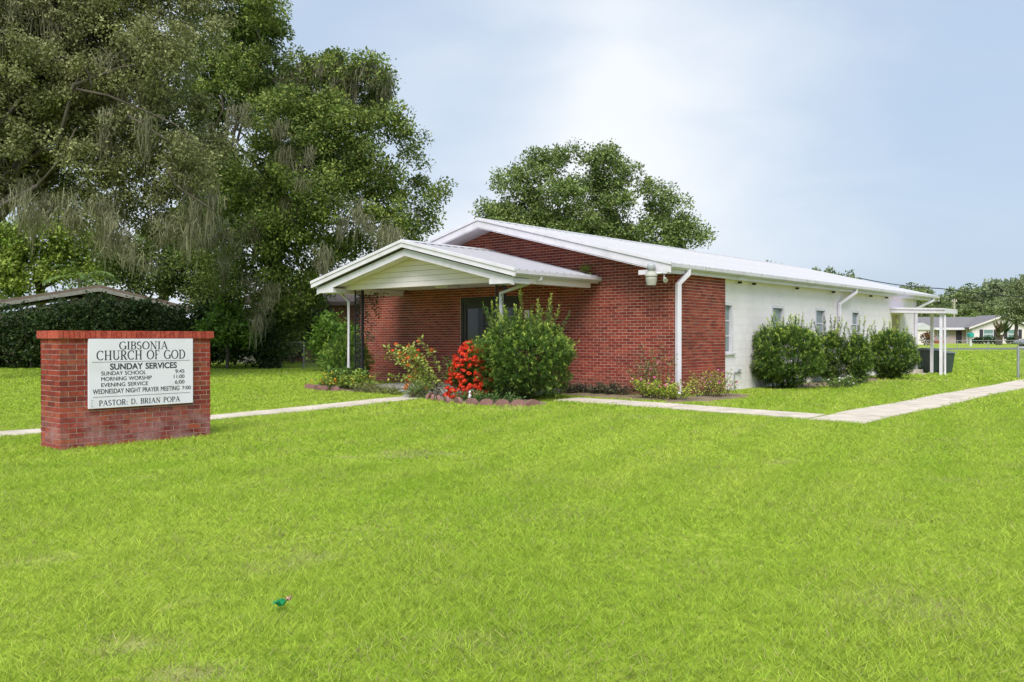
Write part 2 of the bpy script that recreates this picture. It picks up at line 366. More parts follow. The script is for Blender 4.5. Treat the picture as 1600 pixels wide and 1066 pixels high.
# ------------------------------------------------------------------ ground, paths, road
BARE = [(5.72, -14.94, .20, .6), (6.25, -14.97, .20, .85), (3.75, -14.5, .22, .6), (1.62, -9.4, .45, .55), (8.29, -11.9, .5, .35), (1.9, -4.1, .5, .4), (-1.0, -4.3, .5, .6),
        (.6, -1.9, .35, .6), (1.5, -1.2, .3, .7), (5.0, -13.6, .25, .4), (6.9, -13.9, .2, .4), (7.1, -14.6, .2, .4), (-1.2, -10.3, .2, .3), (.9, 9.6, .9, .6), (1.5, 11.8, .5, .6), (.9, 6.6, .4, .5)]
def bare(x, y):
    b = np.zeros_like(x)
    for bx, by, r, a in BARE:
        d = np.hypot(x - bx, y - by) / r; n = vnoise(x, y, .16, 3) * .9 + vnoise(x, y, .07, 5) * .5
        b = np.maximum(b, .8 * a * np.clip(1.25 - d * d * .8 - n * .55, 0, 1))
    sp = vnoise(x, y, .23, 8) * .6 + vnoise(x, y, .9, 9) * .5
    return np.clip(np.maximum(b, np.clip((sp - .86) * 3.0, 0, .55)), 0, 1)
def axis_(lo, hi, step, ext):
    a = list(np.arange(lo, hi + step / 2, step)); s = step; u = lo; left = []
    while u > -ext: s *= 1.35; u -= s; left.append(u)
    s = step; u = hi; right = []
    while u < ext: s *= 1.35; u += s; right.append(u)
    return np.array(left[::-1] + a + right)
gx = axis_(-14, 16, .26, 900); gy = axis_(-18, 24, .26, 900)
X, Y = np.meshgrid(gx, gy); Z = gz(X, Y)
def ground():
    nx, ny = len(gx), len(gy); me = bpy.data.meshes.new('lawn_ground')
    V = np.stack([X, Y, Z], -1).reshape(-1, 3); me.vertices.add(len(V)); me.vertices.foreach_set('co', V.astype(np.float32).ravel())
    i = (np.arange(ny - 1)[:, None] * nx + np.arange(nx - 1)[None]).ravel(); F = np.stack([i, i + 1, i + nx + 1, i + nx], 1)
    me.loops.add(F.size); me.loops.foreach_set('vertex_index', F.astype(np.int32).ravel())
    me.polygons.add(len(F)); me.polygons.foreach_set('loop_start', np.arange(0, F.size, 4, dtype=np.int32))
    at_ = me.attributes.new('bare', 'FLOAT', 'POINT'); at_.data.foreach_set('value', bare(V[:, 0], V[:, 1]).astype(np.float32))
    me.materials.append(MATS['lawn']); me.update(calc_edges=True); me.polygons.foreach_set('use_smooth', [True] * len(F))
    tag(link('lawn_ground', me), kind='structure', label='wide mown lawn of bright green grass with bare sandy spots')
ground()
def slab(name, quad, m, parent, up=.02, down=.10, n=4):
    """one paving slab over the ground: four corners, following the slope"""
    q = [Vector((x, y, 0)) for x, y in quad]; mb = MB(); top = []; 
    for i in range(n + 1):
        for j in range(n + 1):
            a = q[0].lerp(q[1], i / n); b = q[3].lerp(q[2], i / n); p = a.lerp(b, j / n); top.append((p.x, p.y, g(p.x, p.y) + up))
    k = n + 1; nb = k * k; V = top + [(x, y, z - down) for x, y, z in top]
    F = [(i * k + j, (i + 1) * k + j, (i + 1) * k + j + 1, i * k + j + 1) for i in range(n) for j in range(n)]
    ring = [i * k for i in range(k)] + [n * k + j for j in range(1, k)] + [i * k + n for i in range(n - 1, -1, -1)] + [j for j in range(n - 1, 0, -1)]
    F += [(ring[t], ring[(t + 1) % len(ring)], ring[(t + 1) % len(ring)] + nb, ring[t] + nb) for t in range(len(ring))]
    mb.add(V, F); return mb.build(name, m, parent)
walk_rects = []
def walk(name, label, x0, x1, y0, y1, along, length, m='concrete', gap=.024):
    root = empty(name, kind='structure', label=label); lo, hi = (x0, x1) if along == 'x' else (y0, y1)
    k = max(1, round((hi - lo) / length)); walk_rects.append((x0, x1, y0, y1))
    for i in range(k):
        a, b = lo + (hi - lo) * i / k + gap / 2, lo + (hi - lo) * (i + 1) / k - gap / 2; u = .02 + rnd.uniform(-.004, .004)
        q = [(a, y0), (b, y0), (b, y1), (a, y1)] if along == 'x' else [(x0, a), (x1, a), (x1, b), (x0, b)]
        slab('slab', q, m, root, u)
walk('road_walk', 'pale concrete path running from the road to the church porch', -4.75, -4.02, -24, -3.75, 'y', 1.2)
walk('cross_walk', 'pale concrete path along the brick front of the church', -1.3, 4.05, -2.72, -1.88, 'x', 1.2)
walk('side_walk', 'pale concrete path along the white side of the church', 4.07, 4.98, -2.75, 13.0, 'y', 1.25)
walk('gate_walk', 'pale concrete path turning off towards the chain link gate', 4.07, 14, 13.02, 14.6, 'x', 1.25)
r_ = empty('porch_walk', kind='structure', label='grey concrete apron flaring from the path to the porch')
for q in ([(-4.78, -3.73), (-3.98, -3.73), (-3.7, -3.0), (-5.4, -3.0)], [(-5.4, -2.98), (-3.7, -2.98), (-3.0, -2.35), (-6.6, -2.35)]):
    slab('slab', q, 'porch_concrete', r_, .024)
walk_rects += [(-6.4, -3.0, -3.7, -2.3)]
r_ = empty('worn_path', kind='structure', label='thin worn sandy track beside the shrubs on the white wall')
slab('sand_patch', [(.95, 9.6), (1.25, 9.4), (2.75, 11.7), (2.5, 11.95)], 'sand', r_, .006, .03, 5)
def road():
    mb = MB(); d = Vector((-SA, CA, 0)); l = Vector((CA, SA, 0)); o = Vector((EYE.x, EYE.y, 0))
    n = 40; V = []
    for i in range(n + 1):
        u = -60 + 200 * i / n
        for z in (90, 95.5):
            p = o + d * z + l * u; V.append((p.x, p.y, g(p.x, p.y) + .05))
    mb.add(V, [(2 * i, 2 * i + 2, 2 * i + 3, 2 * i + 1) for i in range(n)])
    mb.add([(x, y, z - .2) for x, y, z in V], [(2 * i, 2 * i + 1, 2 * i + 3, 2 * i + 2) for i in range(n)])
    tag(mb.build('road', 'asphalt'), kind='structure', label='grey road beyond the far chain link fence')
road()
BEDS = [((-4.3, -.75), (-4.15, -2.75)), ((-8.6, -6.5), (-3.5, -2.35)), ((-10.4, -8.0), (-3.2, -.05)), ((-3.0, 1.3), (-1.8, .0)), ((.0, 1.35), (-1.85, 2.9)), ((-.1, 1.5), (3.4, 13.6))]
def bed(cx, cy, rx, ry, label):
    n = 40; V = [(cx, cy, g(cx, cy) + .03)]; 
    for k, sc in ((1, .6), (2, 1.)):
        for i in range(n):
            t = 2 * math.pi * i / n; w = sc * (1 + .07 * math.sin(3 * t + cx) + .04 * math.sin(7 * t)); x, y = cx + rx * w * math.cos(t), cy + ry * w * math.sin(t)
            V.append((x, y, g(x, y) + (.035 if k == 1 else -.02)))
    F = [(0, 1 + i, 1 + (i + 1) % n) for i in range(n)] + [(1 + i, 1 + n + i, 1 + n + (i + 1) % n, 1 + (i + 1) % n) for i in range(n)]
    tag(MB().add(V, F).build('flower_bed', 'soil', smooth=True), kind='structure', label=label)
    BED_E.append((cx, cy, rx, ry))
BED_E = []
bed(-2.45, -3.35, 1.75, .72, 'dark soil bed with stone edging in front of the porch shrub')
bed(-7.55, -2.95, 1.0, .48, 'soil bed under the yellow flowers left of the porch')
bed(-9.2, -1.7, .9, 1.1, 'soil bed under the shrub left of the porch')
bed(-.6, -.85, 2.2, .60, 'soil bed along the brick front of the church')
bed(.75, .2, .55, 1.9, 'soil bed round the brick corner of the church')
bed(.55, 8.2, .55, 4.6, 'soil bed under the shrubs on the white wall')

# ------------------------------------------------------------------ the church
church = empty('church', (0, 0, 0), label='low red brick church with white metal roof, gabled porch and white block side wall', cat='church')
XR = -CW / 2; ZR, ZE, XE, OV, YB = 4.319, 2.899, .229, .565, CL + 2.0
SLOPE = (ZR - ZE) / (XE - XR)
def zroof(x): return ZR - SLOPE * abs(x - XR)
DX0, DX1, DZ = -6.56, -4.50, 2.36
PZ, PU, JN = .0677, .2032, .0115
# masonry core (the mortar shows in the joints)
wall = MB()
wall.prism([(-CW + .012, -.3), (DX0, -.3), (DX0, zroof(DX0) - .17), (-CW + .012, zroof(-CW) - .17)], 'y', .006, .24)
wall.prism([(DX1, -.3), (-.012, -.3), (-.012, zroof(0) - .17), (DX1, zroof(DX1) - .17)], 'y', .006, .24)
wall.prism([(DX0, DZ), (DX1, DZ), (DX1, zroof(DX1) - .17), (XR, ZR - .17), (DX0, zroof(DX0) - .17)], 'y', .006, .24)
front = wall.build('front_wall', 'mortar', church)
side_b = MB().box(-.24, -.006, .243, 2.311, -.3, 2.74).build('side_brick_wall', 'mortar', church)
bricks = []
def keepf(a, b, z):
    return z + PZ < min(zroof(a), zroof(b)) - .13
for u, z, hu, hz in bond(-CW, -.0, -.01, 4.3, PU, PZ, JN, keepf):
    # the bricks that run into the door opening are cut at the jamb
    for a, b in (((u - hu, min(u + hu, DX0 - .003)), (max(u - hu, DX1 + .003), u + hu)) if z < DZ + .03 else ((u - hu, u + hu),)):
        if b - a > .02: bricks.append(('f', Vector(((a + b) / 2, .010 + rnd.uniform(-.002, .002), z)), ((b - a) / 2, .010, hz)))
for u, z, hu, hz in bond(.021, 2.323, 0, 2.74, PU, PZ, JN):
    bricks.append(('s', Vector((-.010 + rnd.uniform(-.002, .002), u, z)), (.010, hu, hz)))
# the return edge of the brick skin against the white wall
for i in range(40): bricks.append(('s', Vector((-.06, 2.318, i * PZ + PZ / 2)), (.048, .008, (PZ - JN) / 2)))
for i in range(40): bricks.append(('s', Vector((-.0095, .0095, i * PZ + PZ / 2)), (.011, .011, (PZ - JN) / 2)))
order = sorted(range(len(bricks)), key=lambda i: ((bricks[i][1] - Vector((.3, -3.5, 1.5))).length if bricks[i][2][0] * bricks[i][2][1] > .0004 else 99))
single = set(order[:296])
rest = {'f': [], 's': []}
for i, (w_, c_, h_) in enumerate(bricks):
    if i in single: brick_obj('brick', c_, h_, 'church_brick', front if w_ == 'f' else side_b)
    else: rest[w_].append((c_, h_))
for w_, par in (('f', front), ('s', side_b)):
    box_many('brickwork', np.array([c for c, h in rest[w_]]), np.array([h for c, h in rest[w_]]), 'church_brick', par)
# white block side wall with windows
WIN = [(2.42, 2.93, .93, 2.15), (5.15, 5.95, .93, 2.15), (8.12, 8.92, .93, 2.15), (11.08, 11.80, .93, 2.15)]
DOOR2 = (15.05, 15.95, .12, 2.10)
XW = -.10
def side_wall():
    ops = WIN + [DOOR2]; us = sorted({2.33, CL, *[o[0] for o in ops], *[o[1] for o in ops]}); mb = MB()
    for a, b in zip(us, us[1:]):
        cuts = [o for o in ops if o[0] <= a + 1e-6 and o[1] >= b - 1e-6]; z = -.3
        for o in cuts: mb.box(XW - .2, XW - .004, a, b, z, o[2]); z = o[3]
        mb.box(XW - .2, XW - .004, a, b, z, 2.74)
    o = mb.build('side_wall', 'block_paint', church)
    bl = []
    for u, z, a, b in bond(2.33, CL, -.2, 2.74, .4, .2, .010):
        hit = [w for w in ops if u + a > w[0] and u - a < w[1] and z + b > w[2] and z - b < w[3]]
        if not hit: bl.append((u, z, a, b)); continue
        w = hit[0]                              # blocks are cut at the openings
        for p, q_, r_, t_ in ((u - a, min(u + a, w[0] - .002), z - b, z + b), (max(u - a, w[1] + .002), u + a, z - b, z + b), (max(u - a, w[0]), min(u + a, w[1]), max(z - b, w[3] + .002), z + b), (max(u - a, w[0]), min(u + a, w[1]), z - b, min(z + b, w[2] - .062))):
            if q_ - p > .01 and t_ - r_ > .01: bl.append(((p + q_) / 2, (r_ + t_) / 2, (q_ - p) / 2, (t_ - r_) / 2))
    C = [(XW - .009, u, z) for u, z, a, b in bl]; Hh = [(.008 + rnd.uniform(0, .0012), a, b) for u, z, a, b in bl]
    box_many('block', np.array(C), np.array(Hh), 'block_paint', o)
side_wall()
for k, (y0, y1, z0, z1) in enumerate(WIN):
    f = MB(); d = .075
    f.box(XW - .12, XW - .005 + .012, y0, y0 + d, z0, z1).box(XW - .12, XW + .007, y1 - d, y1, z0, z1).box(XW - .12, XW + .007, y0 + d, y1 - d, z1 - d, z1).box(XW - .12, XW + .007, y0 + d, y1 - d, z0, z0 + .03)
    win = f.build('window', 'white_paint', church)
    n = 3; h = (z1 - d - z0 - .03) / n
    for i in range(n):
        a = z0 + .03 + i * h
        MB().box(XW - .085, XW - .075, y0 + d, y1 - d, a + .015, a + h - .015).build('pane', 'window_glass', win)
    for i in range(1, n):
        a = z0 + .03 + i * h
        MB().box(XW - .09, XW - .06, y0 + d + .002, y1 - d - .002, a - .014, a + .014).build('glazing_bar', 'white_paint', win)
    MB().box(XW - .02, XW + .05, y0 - .05 if k else y0, y1 + .05, z0 - .06, z0 - .002).build('sill', 'white_paint', win, bevel=.006)
    MB().box(XW - .16, XW - .14, y0, y1, z0, z1).build('curtain', 'curtain', win)
for y in (3.1, 3.9, 6.6, 9.3, 10.9, 12.6, 14.2):
    MB().box(-.05, .04, y - .03, y + .03, 2.62, 2.675).build('soffit_lamp', 'bronze', church)
# other walls
MB().box(-CW, -CW + .22, .26, CL, -.3, zroof(-CW) - .17).build('left_wall', 'block_paint', church)
MB().prism([(-CW + .23, -.3), (XW - .21, -.3), (XW - .21, 2.7), (XR, ZR - .2), (-CW + .23, 2.7)], 'y', CL - .2, CL - .005).build('rear_wall', 'block_paint', church)
# roof
roof = MB(); T = .05
for sg in (1, -1):
    xe = XR + sg * (XE - XR - .12)
    zl = ZR - SLOPE * (XE - XR - .12)
    roof.prism([(XR, ZR - .06), (xe, zl - .06), (xe, zl - .06 - T), (XR, ZR - .06 - T)], 'y', -OV + .03, YB - .03)
roof = roof.build('roof', 'white_paint', church)
def rib_panel(width, run, slope, ribs):
    """one ribbed metal sheet: local x down the slope, y along the eave"""
    prof = []; p = width / ribs
    for i in range(ribs):
        y = i * p; prof += [(y, 0), (y + p * .38, 0), (y + p * .42, .042), (y + p * .56, .042), (y + p * .60, 0)]
    prof.append((width, 0)); n = len(prof); V = []
    for x in (0, run): V += [(x, y, z - x * slope) for y, z in prof]
    for x in (0, run): V += [(x, y, z - x * slope - .006) for y, z in prof]
    F = [(i, n + i, n + i + 1, i + 1) for i in range(n - 1)] + [(2 * n + i, 2 * n + i + 1, 3 * n + i + 1, 3 * n + i) for i in range(n - 1)]
    F += [(n + i, 3 * n + i, 3 * n + i + 1, n + i + 1) for i in range(n - 1)] + [(i, i + 1, 2 * n + i + 1, 2 * n + i) for i in range(n - 1)]
    F += [(0, 2 * n, 3 * n, n), (n - 1, 2 * n - 1, 4 * n - 1, 3 * n - 1)]
    return MB().add(V, F)
NP = 22; PW = (YB + OV) / NP
pm = rib_panel(PW, XE - XR - .02, SLOPE, 3).mesh('roof_panel', 'roof_metal')
for i in range(NP):
    link('roof_panel', pm, roof, (XR, -OV + i * PW, ZR - .047))
    link('roof_panel', pm, roof, (XR, -OV + (i + 1) * PW, ZR - .047), (0, 0, math.pi))
MB().prism([(XR - .17, ZR - .17 * SLOPE + .006), (XR, ZR + .018), (XR + .17, ZR - .17 * SLOPE + .006), (XR + .17, ZR - .17 * SLOPE - .006), (XR, ZR + .004), (XR - .17, ZR - .17 * SLOPE - .006)], 'y', -OV - .01, YB + .01).build('ridge_cap', 'roof_metal', roof)
def rake(mb, xr, zr, xe0, xe1, sl, y0, y1, top, bot):
    """inverted-V board across a gable end"""
    mb.prism([(xe0, zr - sl * (xr - xe0) + top), (xr, zr + top), (xe1, zr - sl * (xe1 - xr) + top), (xe1, zr - sl * (xe1 - xr) + bot), (xr, zr + bot), (xe0, zr - sl * (xr - xe0) + bot)], 'y', y0, y1)
    return mb
XL = XR - (XE - XR)
for y0, y1, y2 in ((-OV - .03, -OV, -OV - .045), (YB, YB + .03, YB + .002)):
    rake(MB(), XR, ZR, XL + .02, XE - .02, SLOPE, y0, y1, -.055, -.225).build('rake_board', 'white_paint', church)
rake(MB(), XR, ZR, XL + .0, XE - .0, SLOPE, -OV - .055, -OV + .01, .012, -.052).build('rake_trim', 'white_paint', church)
rake(MB(), XR, ZR, XL + .10, XE - .10, SLOPE, -OV - .022, .0, -.232, -.25).build('rake_soffit', 'white_paint', church)
for sx in (1, -1):                              # eaves: fascia, soffit, gutter, return boxes
    X_ = lambda d: XR + sx * (XE - XR + d)
    bx = lambda mb, d0, d1, y0, y1, z0, z1: mb.box(min(X_(d0), X_(d1)), max(X_(d0), X_(d1)), y0, y1, z0, z1)
    bx(MB(), -.13, -.10, -OV + .02, YB - .02, 2.69, ZE - .055).build('fascia', 'white_paint', church)
    bx(MB(), -.45, -.133, .02, YB - .02, 2.70, 2.72).build('soffit', 'cream_paint', church)
    gm = MB(); y0, y1 = -OV, YB
    gp = [(0, .115), (0, .04), (-.03, 0), (-.098, 0), (-.098, .115), (-.09, .115), (-.09, .01), (-.034, .01), (-.012, .045), (-.012, .115)]
    gm.prism([(X_(a), ZE - .13 + b) for a, b in gp], 'y', y0, y1).box(min(X_(-.012), X_(-.09)), max(X_(-.012), X_(-.09)), y0, y0 + .01, ZE - .12, ZE - .016).box(min(X_(-.012), X_(-.09)), max(X_(-.012), X_(-.09)), y1 - .01, y1, ZE - .12, ZE - .016)
    gut = gm.build('gutter', 'gutter_paint', church)
    for i in range(7):
        y = .9 + i * 2.9; bx(MB(), .002, .006, y, y + .035, ZE - .10, ZE - .012).build('gutter_joint', 'old_white', gut)
    bx(MB(), -.82, -.105, -OV - .028, -OV + .15, 2.665, 2.765).build('eave_return', 'white_paint', church)
def downspout(pts, w, label=None):
    """square pipe through a list of points, parts: straps"""
    mb = MB(); P = [Vector(p) for p in pts]; k = len(P); V = []
    for i, p in enumerate(P):
        t = (P[min(i + 1, k - 1)] - P[max(i - 1, 0)]).normalized(); ax = Vector((0, 0, 1)).cross(t)
        if i in (0,) or ax.length < .05:
            d = (P[1] - P[0]) if i == 0 else (P[i] - P[i - 1]); h = None
            for a, b in zip(P, P[1:]):
                q = Vector((b.x - a.x, b.y - a.y, 0))
                if q.length > .03: h = q.normalized(); break
            h = h or Vector((1, 0, 0)); u = Vector((-h.y, h.x, 0)); v = t.cross(u)
        else: u = ax.normalized(); v = t.cross(u)
        V += [p + u * a * w / 2 + v * b * w / 2 for a, b in ((-1, -1), (1, -1), (1, 1), (-1, 1))]
    F = [(4 * i + j, 4 * i + (j + 1) % 4, 4 * i + 4 + (j + 1) % 4, 4 * i + 4 + j) for i in range(k - 1) for j in range(4)] + [(0, 1, 2, 3), (4 * k - 1, 4 * k - 2, 4 * k - 3, 4 * k - 4)]
    return mb.add(V, F).build('downspout', 'white_paint', church, bevel=.008)
downspout([(.17, .22, 2.80), (.17, .22, 2.70), (.075, -.03, 2.46), (.075, -.03, .10), (.12, -.10, .03)], .105)
downspout([(.17, 10.7, 2.80), (.17, 10.7, 2.70), (XW + .07, 9.85, 2.30), (XW + .07, 9.85, .1)], .09)
downspout([(.17, 19.1, 2.80), (.17, 19.1, 2.70), (XW + .07, 17.65, 2.36), (XW + .07, 17.65, .1)], .09)
# porch
P0, P1, PY, PZR, PZE = -8.884, -1.965, -3.105, 3.559, 2.728
XM = (P0 + P1) / 2; PS = (PZR - PZE) / (P1 - XM)
porch = MB()
for sg in (1, -1):
    xe = XM + sg * (P1 - XM - .1); zl = PZR - PS * (P1 - XM - .1)
    porch.prism([(XM, PZR - .06), (xe, zl - .06), (xe, zl - .10), (XM, PZR - .10)], 'y', PY + .03, -.002)
porch = porch.build('porch_roof', 'white_paint', church)
NPP = 4; w_ = (-PY) / NPP
pm2 = rib_panel(w_, P1 - XM - .02, PS, 3).mesh('roof_panel', 'porch_metal')
for i in range(NPP):
    link('roof_panel', pm2, porch, (XM, PY + i * w_, PZR - .047)); link('roof_panel', pm2, porch, (XM, PY + (i + 1) * w_, PZR - .047), (0, 0, math.pi))
MB().prism([(XM - .15, PZR - .15 * PS + .006), (XM, PZR + .018), (XM + .15, PZR - .15 * PS + .006), (XM + .15, PZR - .15 * PS - .006), (XM, PZR + .004), (XM - .15, PZR - .15 * PS - .006)], 'y', PY - .01, -.004).build('ridge_cap', 'roof_metal', porch)
rake(MB(), XM, PZR, P0, P1, PS, PY - .06, PY + .01, .012, -.055).build('rake_trim', 'white_paint', porch)
rake(MB(), XM, PZR, P0 + .01, P1 - .01, PS, PY - .04, PY - .002, -.057, -.165).build('rake_board', 'white_paint', porch)
rake(MB(), XM, PZR, P0 + .12, P1 - .12, PS, PY + .06, PY + .09, -.20, -.36).build('barge_board', 'white_paint', porch)
rake(MB(), XM, PZR, P0 + .15, P1 - .15, PS, PY + .095, -2.62, -.30, -.32).build('gable_soffit', 'cream_paint', porch)
for sx in (1, -1):
    a, b = XM + sx * (P1 - XM - .13), XM + sx * (P1 - XM - .80)
    MB().box(min(a, b), max(a, b), PY + .055, PY + .60, 2.435, PZE - .185).build('eave_return', 'white_paint', porch)
    c0, c1 = XM + sx * (P1 - XM - .15), XM + sx * (P1 - XM - .34)
    MB().box(min(c0, c1), max(c0, c1), PY + .605, -.25, 2.45, 2.60).build('side_beam', 'cream_paint', porch)
    e0, e1 = XM + sx * (P1 - XM), XM + sx * (P1 - XM - .10)
    X2 = lambda d: XM + sx * (P1 - XM + d)
    MB().prism([(X2(a), PZE - .135 + b) for a, b in gp], 'y', PY, -.004).build('gutter', 'gutter_paint', porch)
    MB().box(min(X2(-.13), X2(-.10)), max(X2(-.13), X2(-.10)), PY + .03, -.006, 2.56, PZE - .055).build('fascia', 'white_paint', porch)
YG = -2.62                                      # siding in the gable, board by board
zt = lambda x: PZR - PS * abs(x - XM) - .322
z = 2.505; k = 0
while z < PZR - .35:
    z1 = z + .125; hw0 = (PZR - .322 - z) / PS; hw1 = max((PZR - .322 - z1) / PS, 0)
    hw0 = min(hw0, 3.15); hw1 = min(hw1, 3.15)
    pts = [(XM - hw0, z), (XM + hw0, z)] + ([(XM + hw1, z1 - .006), (XM - hw1, z1 - .006)] if hw1 > .05 else [(XM, PZR - .33)])
    m_ = MB(); n_ = len(pts)
    V = [(x, YG - (.006 if zz < z + .01 else .002), zz) for x, zz in pts] + [(x, YG + .02, zz) for x, zz in pts]
    m_.add(V, [tuple(range(n_)), tuple(range(2 * n_ - 1, n_ - 1, -1))] + [(i + n_, (i + 1) % n_ + n_, (i + 1) % n_, i) for i in range(n_)])
    m_.build('siding_board', 'cream_paint', porch); z = z1
MB().box(XM - 3.15, XM + 3.15, YG + .025, YG + .16, 2.51, 2.66).build('front_beam', 'cream_paint', porch)
MB().box(XM - 3.1, XM + 3.1, YG + .165, -.006, 2.612, 2.63).build('porch_ceiling', 'cream_paint', porch)
MB().box(-6.0, -5.55, -1.5, -1.05, 2.53, 2.61).build('ceiling_light', 'white_paint', porch, bevel=.015)
MB().box(XM - 2.75, XM + 2.75, -2.3, -.004, -.1, .05).build('porch_floor', 'porch_concrete', porch)
def iron_post(x, y):
    """flat ornamental iron corner post: three uprights with scrolls between"""
    m = MB(); pts = [(x, y), (x + .26, y), (x, y + .26)]
    for a, b in pts: m.box(a - .016, a + .016, b - .016, b + .016, .05, 2.51)
    o = m.build('porch_post', 'black_iron', porch); s = MB()
    for (a, b), (c, d) in ((pts[0], pts[1]), (pts[0], pts[2])):
        for k in range(15):
            z0 = .12 + k * .158
            q = [Vector((a + (c - a) * (.5 + .45 * math.cos(t) * (1 - t / 9)), b + (d - b) * (.5 + .45 * math.cos(t) * (1 - t / 9)), z0 + .079 + .074 * math.sin(t) * (1 - t / 9))) for t in [i * .7 for i in range(12)]]
            s.tube(q, .011, 5)
    s.build('scroll', 'black_iron', o)
iron_post(-7.98, -2.42); iron_post(-3.12, -2.42)
downspout([(P1 - .06, -2.2, 2.64), (P1 - .06, -2.2, 2.56), (-2.9, -2.5, 2.27), (-2.9, -2.5, .1)], .085)
downspout([(P0 + .12, -2.2, 2.62), (P0 + .12, -2.3, 2.50), (-8.13, -2.52, 2.22), (-8.13, -2.52, .1)], .058)
# front doors
dr = MB(); y0, y1 = .03, .10
dr.box(DX0, DX0 + .07, y0, y1, .05, DZ).box(DX1 - .07, DX1, y0, y1, .05, DZ).box(DX0 + .07, DX1 - .07, y0, y1, DZ - .13, DZ - .002)
door = dr.build('door', 'bronze', church)
mid = (DX0 + DX1) / 2
for a, b in ((DX0 + .075, mid - .004), (mid + .004, DX1 - .075)):
    lf = MB(); lf.box(a, a + .11, y0 + .012, y1 - .012, .06, DZ - .135).box(b - .11, b, y0 + .012, y1 - .012, .06, DZ - .135).box(a + .11, b - .11, y0 + .012, y1 - .012, .06, .36).box(a + .11, b - .11, y0 + .012, y1 - .012, DZ - .30, DZ - .135).box(a + .11, b - .11, y0 + .012, y1 - .012, 1.0, 1.1)
    lf.build('door_leaf', 'bronze', door)
    MB().box(a + .112, b - .112, y0 + .035, y0 + .045, .362, .998).box(a + .112, b - .112, y0 + .035, y0 + .045, 1.102, DZ - .302).build('pane', 'door_glass', door)
for s_ in (-1, 1): MB().tube([(mid + s_ * .09, .0, .95), (mid + s_ * .09, -.02, 1.0), (mid + s_ * .09, -.02, 1.25), (mid + s_ * .09, .0, 1.3)], .013, 6).build('handle', 'galvanised', door)
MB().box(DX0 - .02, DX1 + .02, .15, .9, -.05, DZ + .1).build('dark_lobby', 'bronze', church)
MB().box(-4.30, -4.15, -.03, -.001, 1.78, 1.98).build('notice_box', 'sign_white', church)
MB().box(-4.26, -4.19, -.036, -.031, 1.85, 1.93).build('notice_print', 'ink', church)
# side door, canopy, steps
MB().box(XW - .13, XW - .09, 15.05, 15.95, .12, 2.10).build('side_door', 'tan_door', church)
cn = MB().prism([(XW, 2.31), (1.66, 2.245), (1.66, 2.10), (XW, 2.15)], 'y', 14.85, 16.35).build('side_canopy', 'white_paint', church)
MB().prism([(XW, 2.33), (1.69, 2.268), (1.69, 2.215), (XW, 2.27)], 'y', 14.82, 14.848).build('canopy_trim', 'white_paint', cn)
MB().box(1.662, 1.69, 14.85, 16.38, 2.10, 2.262).build('canopy_trim', 'white_paint', cn)
for x, y in ((1.52, 15.0), (.92, 16.15)): MB().box(x - .045, x + .045, y - .045, y + .045, g(x, y) - .05, 2.12).build('canopy_post', 'white_paint', cn)
downspout([(1.60, 14.98, 2.10), (1.64, 14.98, 2.0), (1.64, 15.0, .05), (1.74, 14.9, .0)], .06)
MB().box(XW - .05, .62, 15.0, 16.2, -.15, .15).build('door_step', 'concrete', church); MB().box(.622, .95, 15.1, 16.1, -.2, .02).build('door_step', 'concrete', church)
MB().tube([(-.02, 15.0, .85), (.62, 15.0, .55)], .02, 6).tube([(.60, 15.0, .56), (.60, 15.0, .1)], .018, 6).tube([(-.0, 15.0, .84), (-.0, 15.0, .15)], .018, 6).build('handrail', 'galvanised', church)
MB().box(XW - .02, XW + .03, CL - .13, CL + .02, -.2, 2.69).build('corner_board', 'white_paint', church)
fc = MB().tube([(XW + .03, 2.95, -.1), (XW + .03, 2.95, .42)], .013, 6).tube([(XW + .03, 2.95, .42), (XW + .03, 3.2, .44), (XW + .05, 3.28, .40)], .016, 6).tube([(XW + .05, 3.2, .45), (XW + .05, 3.2, .51)], .03, 6).build('faucet', 'galvanised', church)
# yard light on the front corner
yl = empty('yard_light', (-.22, -OV - .10, 2.62), label='white yard light with clear lens on the front roof corner by the downspout', cat='light')
MB().lathe([(.10, -.20), (.125, -.06), (.115, -.02), (.135, -.01), (.135, .02), (.105, .08), (.10, .10)], 18).build('reflector', 'old_white', yl, smooth=False)
MB().lathe([(.085, .102), (.09, .22), (.075, .26), (.03, .275)], 18).build('lens', 'lens_plastic', yl, smooth=True)
MB().tube([(.12, .02, .05), (.22, .06, .05), (.22, .12, .12)], .022, 6).build('bracket', 'galvanised', yl)
sl = empty('spotlight', (.02, -OV + .02, 2.60), label='small spotlight pointing down beside the yard light under the eave', cat='light')
MB().tube([(0, .02, .08), (0, 0, 0), (.05, -.05, -.05)], .02, 6).build('arm', 'galvanised', sl); MB().tube([(.04, -.04, -.04), (.10, -.10, -.09)], .03, 10, .055).build('lamp_head', 'old_white', sl)

